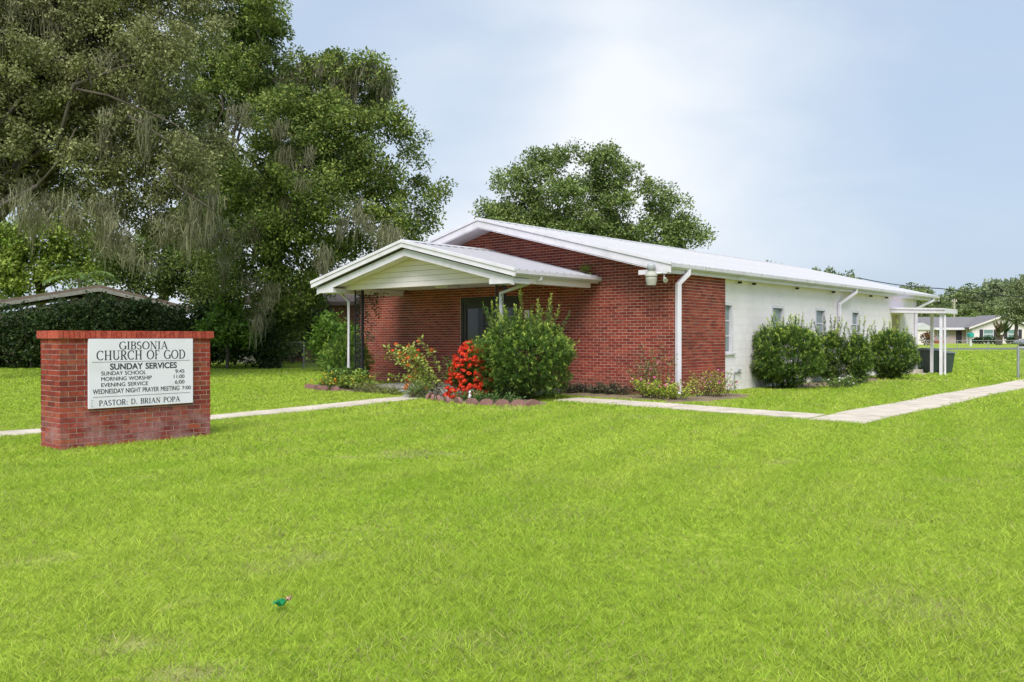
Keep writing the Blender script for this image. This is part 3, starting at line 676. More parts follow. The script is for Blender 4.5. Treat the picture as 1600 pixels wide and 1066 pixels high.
# ------------------------------------------------------------------ the brick sign
SX, SY0, SY1, SD = -1.85, -12.19, -10.10, .60; SG = -.13
bs = empty('brick_sign', (SX - SD / 2, (SY0 + SY1) / 2, SG), label='brick monument sign with white church board standing on the lawn', cat='sign')
HW, HL = SD / 2, (SY1 - SY0) / 2; NC = 21; SH = NC * PZ
MB().box(-HW + .005, HW - .005, -HL + .005, HL - .005, -.15, SH + .002).build('masonry_core', 'sign_mortar', bs)
sb = []
for r0 in range(-1, NC):
    z = r0 * PZ + PZ / 2; hz = (PZ - JN) / 2
    jx = lambda: rnd.uniform(-.002, .002)
    off = 0 if r0 % 2 else PU / 2
    for face in (1, -1):
        u = -HL - off
        while u < HL - .02:
            a, b = max(u, -HL), min(u + PU, HL)
            if b - a > .04: a2 = a - JN / 2 - .001 if a <= -HL + .001 else a; b2 = b + JN / 2 + .001 if b >= HL - .001 else b; sb.append((Vector((face * (HW - .011 + jx()), (a2 + b2) / 2, z)), (.012, (b2 - a2 - JN) / 2, hz), face == 1))
            u += PU
        u = -HW + .024 - (PU / 2 if r0 % 2 else 0)
        while u < HW - .04:
            a, b = max(u, -HW + .024), min(u + PU, HW - .024)
            if b - a > .03: sb.append((Vector(((a + b) / 2, face * (HL - .011 + jx()), z)), ((b - a - JN) / 2, .012, hz), face == -1))
            u += PU
vis = [b for b in sb if b[2]]; hid = [b for b in sb if not b[2]]
rnd.shuffle(hid)
vis.sort(key=lambda b: -(b[1][1] * b[1][0]) * 0 - (not (b[0].x > 0 and -.66 < b[0].y < .62 and b[0].z > .53 and b[0].z < 1.38)))
for c_, h_, v_ in vis[:298]: brick_obj('brick', c_, h_, 'sign_brick', bs)
hid += vis[298:]
box_many('brickwork', np.array([b[0] for b in hid]), np.array([b[1] for b in hid]), 'sign_brick', bs)
# rowlock cap: bricks on edge along the front, back and ends
cz = SH + .052
MB().box(-HW - .02, HW + .02, -HL - .02, HL + .02, SH + .004, SH + .088).build('cap_bed', 'mortar', bs)
n = 32; w_ = (2 * HL + .08) / n
for i in range(n):
    y = -HL - .04 + (i + .5) * w_
    for s_ in (1, -1): brick_obj('cap_brick', Vector((s_ * (HW - .125), y, cz + rnd.uniform(-.0015, .0015))), (.165, (w_ - .007) / 2, .05), 'cap_brick', bs)
board = MB().box(0, .035, -.73, .73, 0, .915).build('sign_board', 'sign_white', bs, (HW + .004, -11.12 - (SY0 + SY1) / 2, .505), bevel=.004)
BH, BW = .915, 1.46
def rule(v, u0, u1, t=.0035): MB().box(.036, .0375, (u0 - .5) * BW, (u1 - .5) * BW, BH * (1 - v) - t / 2, BH * (1 - v) + t / 2).build('rule', 'ink', board)
rule(.335, .03, .965); rule(.835, .04, .965)
def sans(text, u0, u1, vc, h, bold=0.):
    cu = bpy.data.curves.new('lettering', 'FONT'); cu.body = text; cu.size = 1; cu.extrude = 0.0; cu.offset = bold; cu.space_word = 1.25
    o = bpy.data.objects.new('lettering', cu); COL.objects.link(o); bpy.context.view_layer.update()
    me = bpy.data.meshes.new_from_object(o.evaluated_get(bpy.context.evaluated_depsgraph_get())); bpy.data.objects.remove(o)
    co = np.empty(len(me.vertices) * 3, np.float32); me.vertices.foreach_get('co', co); co = co.reshape(-1, 3)
    x0, x1, y0, y1 = co[:, 0].min(), co[:, 0].max(), co[:, 1].min(), co[:, 1].max()
    out = np.zeros_like(co); out[:, 0] = .0368
    out[:, 1] = ((co[:, 0] - x0) / (x1 - x0) * (u1 - u0) + u0 - .5) * BW
    out[:, 2] = BH * (1 - vc) + ((co[:, 1] - y0) / (y1 - y0) - .5) * h * BH
    me.vertices.foreach_set('co', out.ravel()); me.materials.clear(); me.materials.append(MATS['ink']); me.update()
    link('lettering', me, board, kind='stuff')
    m2 = me.copy(); out[:, 0] += .0002; out[:, 1] += .0022; m2.vertices.foreach_set('co', out.ravel()); m2.update(); link('lettering', m2, board, kind='stuff')
# roman capitals with thick and thin strokes; each glyph in a unit-high box: (width, [(kind, points...)])
def arc(cx, cy, rx, ry, a0, a1, n=14): return [(cx + rx * math.cos(R(a0 + (a1 - a0) * i / n)), cy + ry * math.sin(R(a0 + (a1 - a0) * i / n))) for i in range(n + 1)]
K, t = .155, .062
def serif(x, y, w=.16): return ('s', [(x - w, y), (x + w, y)])
GL = {
 'G': (.86, [('c', arc(.45, .5, .40, .48, 45, 330)), ('k', [(.76, .05), (.76, .40)]), serif(.74, .42, .17)]),
 'I': (.36, [('k', [(.18, 0), (.18, 1)]), serif(.18, .02), serif(.18, .98)]),
 'B': (.70, [('k', [(.16, 0), (.16, 1)]), serif(.12, .02, .12), serif(.12, .98, .12), ('c', [(.16, .98)] + arc(.38, .75, .20, .23, 90, -90) + [(.16, .52)]), ('c', [(.16, .52)] + arc(.38, .27, .26, .25, 90, -90) + [(.16, .02)])]),
 'S': (.60, [('c', arc(.30, .74, .21, .24, 35, 250, 12) + arc(.29, .26, .23, .24, 70, -145, 12))]),
 'O': (.92, [('c', arc(.46, .5, .40, .48, 0, 360, 28))]),
 'N': (.90, [('t', [(.16, 0), (.16, 1)]), ('k', [(.14, 1), (.74, 0)]), ('t', [(.74, 0), (.74, 1)]), serif(.16, .02), serif(.74, .98), serif(.08, .98, .10)]),
 'A': (.86, [('t', [(.10, 0), (.42, 1)]), ('k', [(.42, 1), (.76, 0)]), ('t', [(.22, .34), (.62, .34)]), serif(.10, .02, .12), serif(.76, .02, .13)]),
 'C': (.80, [('c', arc(.45, .5, .40, .48, 45, 315)), ('t', [(.72, .70), (.72, .95)])]),
 'H': (.90, [('k', [(.18, 0), (.18, 1)]), ('k', [(.72, 0), (.72, 1)]), ('t', [(.18, .5), (.72, .5)]), serif(.18, .02), serif(.18, .98), serif(.72, .02), serif(.72, .98)]),
 'U': (.86, [('k', [(.17, .98), (.17, .30)]), ('c', arc(.435, .30, .265, .28, 180, 360)), ('t', [(.70, .30), (.70, .98)]), serif(.17, .98), serif(.70, .98)]),
 'R': (.78, [('k', [(.16, 0), (.16, 1)]), serif(.14, .02), serif(.12, .98, .12), ('c', [(.16, .98)] + arc(.38, .74, .22, .24, 90, -90) + [(.16, .50)]), ('k', [(.36, .50), (.68, 0)]), serif(.70, .02, .10)]),
 'F': (.62, [('k', [(.16, 0), (.16, 1)]), serif(.16, .02), ('t', [(.04, .98), (.56, .98)]), ('t', [(.16, .52), (.42, .52)]), ('t', [(.55, .78), (.55, .98)])]),
 'D': (.86, [('k', [(.16, 0), (.16, 1)]), serif(.12, .02, .12), serif(.12, .98, .12), ('c', [(.16, .98)] + arc(.36, .5, .40, .48, 90, -90, 18) + [(.16, .02)])]),
 'P': (.66, [('k', [(.16, 0), (.16, 1)]), serif(.16, .02), serif(.12, .98, .12), ('c', [(.16, .98)] + arc(.34, .73, .24, .25, 90, -90) + [(.16, .48)])]),
 'T': (.72, [('k', [(.36, 0), (.36, 1)]), serif(.36, .02), ('t', [(.04, .98), (.68, .98)]), ('t', [(.05, .78), (.05, .98)]), ('t', [(.67, .78), (.67, .98)])]),
 ':': (.30, [('k', [(.15, .02), (.15, .16)]), ('k', [(.15, .46), (.15, .60)])]), '.': (.28, [('k', [(.13, .0), (.13, .14)])]), ' ': (.42, []),
}
def roman(text, u0, u1, vc, h, wt=1.):
    mb = MB(); x = 0; polys = []; layer = 0
    for ch in text:
        wd, strokes = GL[ch]
        for kind, pts in strokes:
            for i, (a, b) in enumerate(zip(pts, pts[1:])):
                d = Vector((b[0] - a[0], b[1] - a[1])); 
                if d.length < 1e-6: continue
                d.normalize(); nn = Vector((-d.y, d.x))
                hw = {'k': K, 't': t, 's': t * .9}.get(kind, t + (K - t) * abs(d.y) ** 1.5) / 2 * wt
                e = d * (.02 if kind == 'c' else 0)
                polys.append([(x + a[0] - e.x + nn.x * hw, a[1] - e.y + nn.y * hw), (x + a[0] - e.x - nn.x * hw, a[1] - e.y - nn.y * hw), (x + b[0] + e.x - nn.x * hw, b[1] + e.y - nn.y * hw), (x + b[0] + e.x + nn.x * hw, b[1] + e.y + nn.y * hw)])
        x += wd + .08
    for k, p in enumerate(polys):
        mb.add([(.0363 + (k % 97) * 8e-6, ((px / x) * (u1 - u0) + u0 - .5) * BW, BH * (1 - vc) + (pz - .5) * h * BH) for px, pz in p], [(0, 1, 2, 3)])
    mb.build('lettering', 'ink', board, kind='stuff')
roman('GIBSONIA', .275, .745, .100, .115); roman('CHURCH OF GOD', .07, .925, .240, .135)
sans('SUNDAY SERVICES', .19, .83, .405, .092, .018)
for txt, a, b, vc in (('SUNDAY SCHOOL', .11, .525, .500), ('MORNING WORSHIP', .11, .58, .580), ('EVENING SERVICE', .11, .545, .665)): sans(txt, a, b, vc, .056, .0)
for txt, a, vc in (('9:45', .815, .500), ('11:00', .80, .580), ('6:00', .812, .665)): sans(txt, a, .908, vc, .056, .0)
sans('WEDNESDAY NIGHT PRAYER MEETING', .035, .855, .758, .068, .0); sans('7:00', .885, .975, .758, .056, .0)
roman('PASTOR: D. BRIAN POPA', .09, .865, .925, .078, 1.1)
MB().box(.036, .0374, -.695, -.691, .03, .115).box(.036, .0374, -.691, -.672, .111, .115).box(.036, .0374, -.691, -.672, .03, .034).build('tape_mark', 'old_white', board)

# ------------------------------------------------------------------ plants
def foliage_mesh(name, lobes, n_leaf, leaf, cols, seed, mat_='leaf', clump=.42, per=90, up=.45, sag=.0):
    """lobes: (x,y,z,rx,ry,rz). Clumps of leaves sit towards the surface of each lobe; gaps stay open between them"""
    r = np.random.default_rng(seed); L = np.array(lobes, float); vol = (L[:, 3] * L[:, 4] * L[:, 5]) ** (2 / 3); ncl = n_leaf // per
    idx = r.choice(len(L), ncl, p=vol / vol.sum()); d = rdir(ncl, r); d[:, 2] += .18; d = unit(d)
    rad = r.random(ncl) ** .38; C = L[idx, :3] + d * L[idx, 3:] * rad[:, None]
    cr = clump * r.uniform(.65, 1.35, ncl)
    ci = np.repeat(np.arange(ncl), per); n = len(ci)
    q = rdir(n, r); q[:, 2] *= .7; P = C[ci] + q * (r.random(n) ** .5 * cr[ci])[:, None]
    U = unit(rdir(n, r) + q * .9 + np.array([0, 0, -sag])); Nn = unit(rdir(n, r) * .8 + np.array([0, 0, up]) + q * .3)
    s = leaf * r.uniform(.7, 1.35, n); c0, c1, c2 = (np.array(c) for c in cols)
    tone = np.clip(r.normal(.5, .22, ncl), 0, 1)[ci]; tip = (r.random(n) < .12)
    cc = c0 + (c1 - c0) * tone[:, None]; cc[tip] = cc[tip] * .5 + c2 * .5
    return quads(name, leaf_quads(P, U, Nn, s, s * .55), mat_, cc), C
def limb(mb, a, b, r0, r1, wob, r, n=7, k=5):
    a, b = Vector(a), Vector(b); pts = []
    for i in range(k + 1):
        tt = i / k; p = a.lerp(b, tt); w = wob * math.sin(math.pi * tt)
        pts.append(p + Vector((r.uniform(-w, w), r.uniform(-w, w), r.uniform(-w, w) + w * .8)))
    mb.tube(pts, r0, n, r1); return pts
def moss_mesh(name, anchors, seed, ln=(.5, 1.9), strands=50, width=.022, col=((.27, .262, .172), (.18, .175, .108))):
    """hanging moss: bunches of thin wavy strands that taper to a ragged point"""
    r = np.random.default_rng(seed); V = []; Cc = []
    for p in anchors:
        L_ = ln[0] + (ln[1] - ln[0]) * r.random() ** 1.7; k = int(strands * r.uniform(.5, 1.5)); c = np.array(col[0]) + (np.array(col[1]) - np.array(col[0])) * r.random()
        sx, sy = r.uniform(.08, .34, 2)
        for _ in range(k):
            o = np.array(p) + r.normal(size=3) * np.array([sx, sy, .14]); l = L_ * (r.uniform(.25, 1) ** 1.2) * np.exp(-((o[0] - p[0]) ** 2 + (o[1] - p[1]) ** 2) / .12 * .35)
            a = r.uniform(0, 3.14); s = np.array([math.cos(a), math.sin(a), 0]) * width / 2 * r.uniform(.6, 1.7); q = o; pull = (np.array(p) - o) * np.array([.25, .25, 0])
            for j in range(3):
                q2 = q + np.array([r.normal() * .06, r.normal() * .06, -l / 3]) + pull / 3; w0, w1 = (1, 1.25, .9, .1)[j:j + 2]
                V.append([q - s * w0, q + s * w0, q2 + s * w1, q2 - s * w1]); Cc.append(c * r.uniform(.85, 1.15)); q = q2
    return quads(name, np.array(V), 'moss', np.array(Cc))
def lobe_px(base, z, items, flat=.85):
    out = []
    for it in items:
        px, py, rp = it[:3]; dz = it[3] if len(it) > 3 else 0.
        p = at(px, py, z + dz) - Vector(base); rr = rp / 1365 * (z + dz); out.append((p.x, p.y, p.z, rr, rr, rr * flat))
    return out
def tree(name, base, label, lobes, n_leaf, leaf, cols, seed, trunk_r, clump=.5, per=90, cat='tree', group=None, moss=None, trunk_top=None, nlimb=14, sag=0.):
    r = random.Random(seed); t_ = empty(name, base, label=label, cat=cat, group=group)
    me, C = foliage_mesh('crown', lobes, n_leaf, leaf, cols, seed, clump=clump, per=per, sag=sag); link('crown', me, t_)
    mb = MB(); L = sorted(lobes, key=lambda l: -l[5]); zt = trunk_top or min(l[2] for l in lobes) + .25 * (max(l[2] for l in lobes) - min(l[2] for l in lobes))
    cx = sum(l[0] for l in lobes) / len(lobes) * .35; cy = sum(l[1] for l in lobes) / len(lobes) * .35
    limb(mb, (0, 0, -.3), (cx, cy, zt), trunk_r * 1.25, trunk_r * .7, trunk_r * .5, r, 10, 6); mb.build('trunk', 'bark', t_, smooth=True)
    mb = MB(); top = Vector((cx, cy, zt))
    for l in L[:nlimb]:
        e = Vector(l[:3]) + Vector((0, 0, -.1 * l[5])); st = Vector((cx, cy, zt)) * r.uniform(.7, 1)
        pts = limb(mb, st, e, trunk_r * .30, trunk_r * .07, (e - st).length * .12, r, 6, 6)
        for _ in range(5):
            q = pts[r.randrange(2, 6)]; d = Vector((r.gauss(0, 1), r.gauss(0, 1), r.gauss(.2, .8))).normalized() * l[3] * r.uniform(.6, 1.0)
            limb(mb, q, q + d, trunk_r * .09, trunk_r * .02, l[3] * .12, r, 5, 4)
    mb.build('limbs', 'bark', t_, smooth=True)
    if moss: link('moss', moss_mesh('moss', moss(C, np.random.default_rng(seed)), seed), t_, kind='stuff')
    return t_
OAK_R = [(575, 122, 55), (505, 112, 62, 1), (405, 62, 66, 2), (645, 212, 30), (606, 190, 48, -1), (540, 200, 72), (462, 190, 82, -2), (380, 130, 82, 1), (692, 300, 26), (645, 300, 44, 1), (605, 330, 52, -1), (560, 300, 72),
         (480, 300, 80, -3), (400, 270, 82, -2), (420, 380, 80, -3), (505, 372, 56, -2), (560, 380, 45, 1), (640, 356, 40, 1), (684, 338, 28, 2), (350, 372, 62, -1), (372, 440, 52, -2), (446, 440, 55, -2), (330, 60, 72, 2), (370, -30, 78, 1),
         (345, -60, 82), (405, 40, 50, 3), (470, 250, 80, 4), (550, 260, 70, 4), (420, 150, 90, 5), (360, 300, 80, 4), (500, 430, 40, 1), (655, 240, 22, 2), (418, 12, 40, -1), (340, 430, 48, 1), (420, 480, 42, 0), (470, 490, 34, 1), (385, 500, 34, 2), (330, 330, 60, 3), (310, 150, 50, 3), (300, 240, 45, 4), (440, 330, 90, 1), (520, 200, 80, -2), (590, 260, 50, -1), (300, 400, 40, 3), (560, 430, 30, 3), (600, 395, 30, 2), (350, 480, 40, 2), (445, 520, 30, 1), (400, 530, 28, 2), (360, 530, 26, 3), (490, 455, 40, 2), (330, 200, 50, 4), (350, 100, 60, 4), (345, 260, 50, 5)]
b = ground_at(425, 41); B_R = b
def moss_r(C, r):
    k = [np.array(c) + np.array([0, 0, -.2]) for c in C if r.random() < .035]
    for px, py in [(385, 175), (370, 170), (440, 200), (455, 240), (482, 232), (475, 285), (560, 320), (572, 345), (580, 360), (330, 365), (372, 375), (345, 400), (400, 470), (415, 480), (530, 350), (610, 365), (350, 350), (450, 330), (390, 420), (430, 440), (505, 395), (395, 350)]:
        for _ in range(3): k.append(np.array(at(px + r.normal() * 6, py + r.normal() * 10, 36.2 + r.normal() * .8) - B_R))
    return np.array(k)
tree('live_oak', b, 'tall dark green live oak with hanging moss, standing left behind the porch', lobe_px(b, 40, [(q_[0] - (8 if q_[0] > 480 else 0), q_[1] + 6, q_[2] * .87, *q_[3:]) for q_ in OAK_R]), 215000, .146, ((.060, .104, .022), (.225, .295, .062), (.44, .44, .10)), 21, .36, clump=.52, per=110, moss=moss_r, trunk_top=6.0, nlimb=26)
OAK_L = [(0, 40, 90), (90, 30, 92, 1), (180, 50, 82), (252, 92, 66, -1), (60, 130, 92, -1), (150, 150, 80), (232, 188, 66), (288, 246, 46, -1), (30, 220, 88), (125, 250, 62, -1), (205, 278, 58), (268, 308, 38), (318, 282, 24, -1), (-80, 100, 120), (-60, -50, 140),
         (60, -80, 120, 1), (180, -60, 110), (280, -20, 80, 1), (322, 30, 50), (20, 290, 40, 1), (100, 100, 90, 3), (200, 120, 80, 3), (10, 150, 100, 3), (300, 170, 34, 1), (160, 330, 38), (215, 330, 34, 1), (90, 300, 40, 2), (250, 350, 26, 1), (140, 210, 80, 1), (60, 180, 90, 2), (240, 130, 60, 2), (210, 30, 90, 2), (290, 290, 34), (245, 235, 56, 1), (170, 250, 60, 2), (110, 320, 44, 1), (180, 355, 36), (240, 370, 30, 1), (285, 335, 30), (60, 270, 60, 2), (330, 240, 36, 1)]
b = ground_at(-120, 29)
def moss_l(C, r):
    a = [np.array(c) + np.array([0, 0, -.2]) for c in C if r.random() < .075]
    for px, py in [(140, 330), (165, 350), (190, 345), (215, 335), (180, 375), (205, 365), (250, 330), (280, 320), (300, 335), (310, 300), (45, 300), (85, 315), (40, 320), (60, 310), (160, 165), (150, 180), (225, 150), (120, 320), (235, 350), (270, 350), (195, 320)]:
        for _ in range(3):
            p = at(px + r.normal() * 18, py + r.normal() * 34, 27.6 + r.normal() * 1.2) - B_L; a.append(np.array(p))
    return a
B_L = b
tl = tree('mossy_oak', b, 'olive grey moss-draped live oak at the far left, its crown hanging over the brick sign', lobe_px(b, 28.5, OAK_L), 252000, .106, ((.115, .130, .050), (.285, .295, .125), (.39, .39, .18)), 22, .42, clump=.44, per=130, moss=moss_l, trunk_top=5.6, nlimb=22, sag=.5)
# bare grey branches showing through the mossy oak
mb = MB()
for q in ([(0, 325), (35, 305), (60, 290)], [(120, 140), (170, 150), (230, 175), (275, 195), (305, 225)], [(130, 100), (142, 120), (145, 140)], [(255, 250), (275, 290), (320, 320), (335, 330)], [(200, 180), (240, 205), (280, 235)], [(60, 290), (95, 250), (120, 200)], [(-120, 380), (-40, 340), (0, 325)]):
    mb.tube([at(x, y, 27.2) - B_L for x, y in q], .10 if q[0][0] < 1 else .045, 6, .06 if q[0][0] < 1 else .02)
mb.build('bare_branches', 'bark', tl, smooth=True)
# oak behind the church
BG = [(800, 290, 36), (768, 330, 20), (840, 262, 30), (872, 250, 24, 1), (835, 320, 32, 1), (880, 300, 34, -1), (935, 252, 28), (958, 240, 14), (925, 300, 38, 1), (975, 275, 28), (965, 320, 34), (1030, 300, 20), (1052, 318, 22), (1020, 335, 26, 1), (1072, 350, 22), (1092, 368, 16), (1045, 365, 28), (1000, 370, 34), (900, 350, 40), (950, 360, 40, 1), (850, 345, 30), (800, 340, 26), (895, 235, 10), (1012, 290, 12)]
b = ground_at(925, 50)
tree('background_oak', b, 'wide open-crowned oak rising behind the ridge of the church roof', lobe_px(b, 49, BG + [(785, 345, 28), (830, 360, 34), (880, 370, 40), (1040, 390, 34), (925, 385, 44)]), 62000, .16, ((.10, .16, .045), (.255, .33, .10), (.38, .43, .14)), 23, .26, clump=.50, per=60, trunk_top=5.5, nlimb=20)
# bright tree and palm far left
b = ground_at(60, 62)
tree('bright_tree', b, 'bright yellow green tree behind the brown roof at far left', lobe_px(b, 60, [(20, 380, 45), (80, 370, 45), (130, 390, 40), (50, 420, 50), (110, 420, 45), (-30, 400, 60), (160, 420, 30), (0, 440, 40), (90, 345, 25)]), 22000, .26, ((.12, .20, .02), (.31, .38, .08), (.42, .47, .10)), 24, .35, clump=.75, per=80)
def palm(base, label, zc, n, seed):
    r = random.Random(seed); t_ = empty('palm', base, label=label, cat='palm'); mb = MB(); mb.tube([(0, 0, -.2), (.1, 0, zc * .5), (0, 0, zc)], .16, 8, .13); mb.build('trunk', 'bark', t_, smooth=True)
    for i in range(n):
        az = i * 2.4; el = R(r.uniform(-5, 70)); L = 2.4; V = []; pts = []
        for k in range(9):
            s = k / 8; pts.append(Vector((math.cos(az) * L * s * math.cos(el), math.sin(az) * L * s * math.cos(el), zc + L * s * math.sin(el) - 1.3 * s * s)))
        for k in range(40):
            s = .15 + .85 * k / 40; j = min(int(s * 8), 7); p = pts[j].lerp(pts[j + 1], s * 8 - j); d = (pts[j + 1] - pts[j]).normalized(); sd = Vector((-math.sin(az), math.cos(az), 0))
            for sg in (1, -1):
                u = (sd * sg + d * .6 + Vector((0, 0, -.35))).normalized(); V.append((p, u))
        P = np.array([v[0] for v in V]); U = np.array([v[1] for v in V]); m = leaf_quads(P, U, np.tile([0, 0, 1.], (len(P), 1)), .55, .05)
        link('frond', quads('frond', m, 'leaf', np.tile([.12, .19, .04], (len(P), 1))), t_)
b = ground_at(250, 58)
tree('background_tree', b, 'shaded green tree filling the gap between the two oaks above the dark bushes', lobe_px(b, 57, [(190, 410, 40), (240, 390, 42), (290, 400, 45), (330, 430, 45), (215, 440, 30), (265, 440, 34), (310, 465, 34), (300, 360, 40)]), 20000, .24, ((.045, .08, .018), (.13, .18, .04), (.2, .25, .05)), 25, .35, clump=.7, per=70)
b = ground_at(125, 52); palm(b, 'feathery palm peeping out between the bright tree and the mossy oak', 4.9, 14, 3)

def shrub(name, base, label, rx, ry, h, seed, cols, n=900, shoots=60, cat='shrub', group=None, leafL=.085, leafW=.017, tall=.55, flat=0.):
    """podocarpus-like shrub: narrow leaves in whorls along upright shoots, pale at the growing tips"""
    r = np.random.default_rng(seed); t_ = empty(name, base, label=label, cat=cat, group=group); P = []; U = []; A = []
    hb = h * .74
    d = rdir(n, r); d[:, 2] = d[:, 2] * .95 + .05
    lump = 1 + .10 * np.sin(d[:, 0] * 5 + seed) * np.sin(d[:, 1] * 4.3) + .08 * np.sin(d[:, 2] * 7 + seed * 2)
    rad = np.where(r.random(n) < .68, r.uniform(.86, 1.02, n), r.uniform(.45, .85, n)) * lump
    O = np.stack([d[:, 0] * rx * rad, d[:, 1] * ry * rad, hb * .5 + d[:, 2] * hb * .5 * rad], 1)
    low = np.clip(1 - O[:, 2] / (hb * .45), 0, 1); O[:, :2] *= (1 - .06 * low)[:, None]
    dirs = unit(d * .80 + np.array([0, 0, .45]) + r.normal(size=(n, 3)) * .35); Ls = r.uniform(.10, .22, n)
    # tall shoots out of the top
    k = shoots; a = r.random(k) * 6.283; q = np.sqrt(r.random(k)) * .72; O2 = np.stack([np.cos(a) * q * rx, np.sin(a) * q * ry, np.full(k, hb * .80) - q * hb * .12], 1)
    D2 = unit(np.stack([np.cos(a) * q * .35, np.sin(a) * q * .35, np.ones(k)], 1) + r.normal(size=(k, 3)) * .10); L2 = r.uniform(.25, 1., k) * h * tall * (1 - .35 * q)
    stem = MB()
    for o, dd, l, w in list(zip(O2, D2, L2, [.008] * k)): stem.tube([o, o + dd * l], .007, 4, .003)
    for i in range(9):
        a_ = 6.283 * i / 9 + r.random(); stem.tube([(math.cos(a_) * .08, math.sin(a_) * .08, -.05), (math.cos(a_) * rx * .35, math.sin(a_) * ry * .35, hb * .45), (math.cos(a_) * rx * .5, math.sin(a_) * ry * .5, hb * .75)], .022, 5, .008)
    stem.build('stems', 'bark', t_)
    for O_, D_, L_, dens in ((O, dirs, Ls, 105), (O2, D2, L2, 110)):
        cnt = np.maximum((L_ * dens).astype(int), 8); i = np.repeat(np.arange(len(O_)), cnt); m = len(i); s = r.random(m)
        p = O_[i] + D_[i] * (L_[i] * s)[:, None]; rad_ = rdir(m, r); rad_ -= D_[i] * np.sum(rad_ * D_[i], 1, keepdims=True); u = unit(unit(rad_) * 1.0 + D_[i] * (.35 + s[:, None] * .9))
        P.append(p); U.append(u); A.append(np.stack([s, (p[:, 2] / h), r.random(len(O_))[i]], 1))
    P = np.concatenate(P); U = np.concatenate(U); A = np.concatenate(A); m = len(P)
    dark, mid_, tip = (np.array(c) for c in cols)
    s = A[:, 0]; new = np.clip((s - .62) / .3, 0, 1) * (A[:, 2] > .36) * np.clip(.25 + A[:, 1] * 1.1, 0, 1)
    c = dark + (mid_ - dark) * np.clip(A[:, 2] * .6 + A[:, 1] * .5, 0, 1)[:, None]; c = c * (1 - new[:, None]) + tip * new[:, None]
    z = leafL * r.uniform(.7, 1.2, m) * (1 - .35 * (s > .85))
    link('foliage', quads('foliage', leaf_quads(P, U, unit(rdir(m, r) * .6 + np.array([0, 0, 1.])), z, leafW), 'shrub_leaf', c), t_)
    return t_
PODO = ((.032, .075, .016), (.145, .26, .042), (.54, .64, .12))
gb = lambda x, y: (x, y, g(x, y))
shrub('porch_shrub', gb(-2.18, -2.62), 'large rounded evergreen shrub with tall shoots right of the red flowers',   1.06, .95, 2.1, 31, (PODO[0], (.165, .29, .046), PODO[2]), 2500, 76, group='clipped evergreen shrubs', tall=.6)
shrub('porch_shrub', gb(-9.15, -1.75), 'evergreen shrub with pale tips left of the black iron porch post', .62, .65, 1.6, 32, (PODO[0], (.18, .33, .05), (.58, .70, .14)), 800, 34, group='clipped evergreen shrubs', tall=.35)
shrub('wall_shrub', gb(.58, 4.50), 'big round evergreen shrub under the white wall, nearest the brick corner',   .82, .80, 2.0, 33, PODO, 2200, 54, group='clipped evergreen shrubs', tall=.5)
shrub('wall_shrub', gb(.40, 7.98), 'narrow evergreen shrub right behind the biggest shrub on the white wall',   .38, .42, 1.82, 34, PODO, 950, 32, group='clipped evergreen shrubs', tall=.62)
shrub('wall_shrub', gb(1.13, 8.02), 'small dark evergreen shrub under the middle downspout of the white wall',   .29, .33, 1.65, 35, PODO, 750, 16, group='clipped evergreen shrubs', tall=.75)
shrub('wall_shrub', gb(1.04, 11.24), 'round evergreen shrub next to the side door canopy',   .68, .70, 1.85, 36, (PODO[0], (.13, .245, .038), (.50, .60, .11)), 1900, 40, group='clipped evergreen shrubs', tall=.5)

def spray(mb, P, U, S_, base, arch, L, r, leaves, l0=.25, spread=.06, flop=.0):
    """one arching stem carrying leaves"""
    d = Vector(arch).normalized(); pts = [Vector(base) + d * L * k / 6 + Vector((0, 0, -flop * (k / 6) ** 2 * L)) for k in range(7)]
    mb.tube(pts, .008, 4, .003)
    for _ in range(leaves):
        s = l0 + (1 - l0) * r.random(); j = min(int(s * 6), 5); p = pts[j].lerp(pts[j + 1], s * 6 - j)
        u = Vector((r.gauss(0, 1), r.gauss(0, 1), r.gauss(.3, .7))).normalized(); P.append(tuple(p + u * r.random() * spread)); U.append(tuple(u)); S_.append(s)
    return pts
def head_mesh(name, n, rad, petal, cols, seed):
    r = np.random.default_rng(seed); d = rdir(n, r); d[:, 2] = np.abs(d[:, 2]) * .9 - .15; P = d * rad * r.uniform(.6, 1, (n, 1)); t1 = unit(np.cross(d, rdir(n, r)))
    c = np.array(cols[0]) + (np.array(cols[1]) - np.array(cols[0])) * r.random((n, 1))
    return quads(name, leaf_quads(P - t1 * petal / 2, t1, d, petal, petal * .8), 'petal', c)
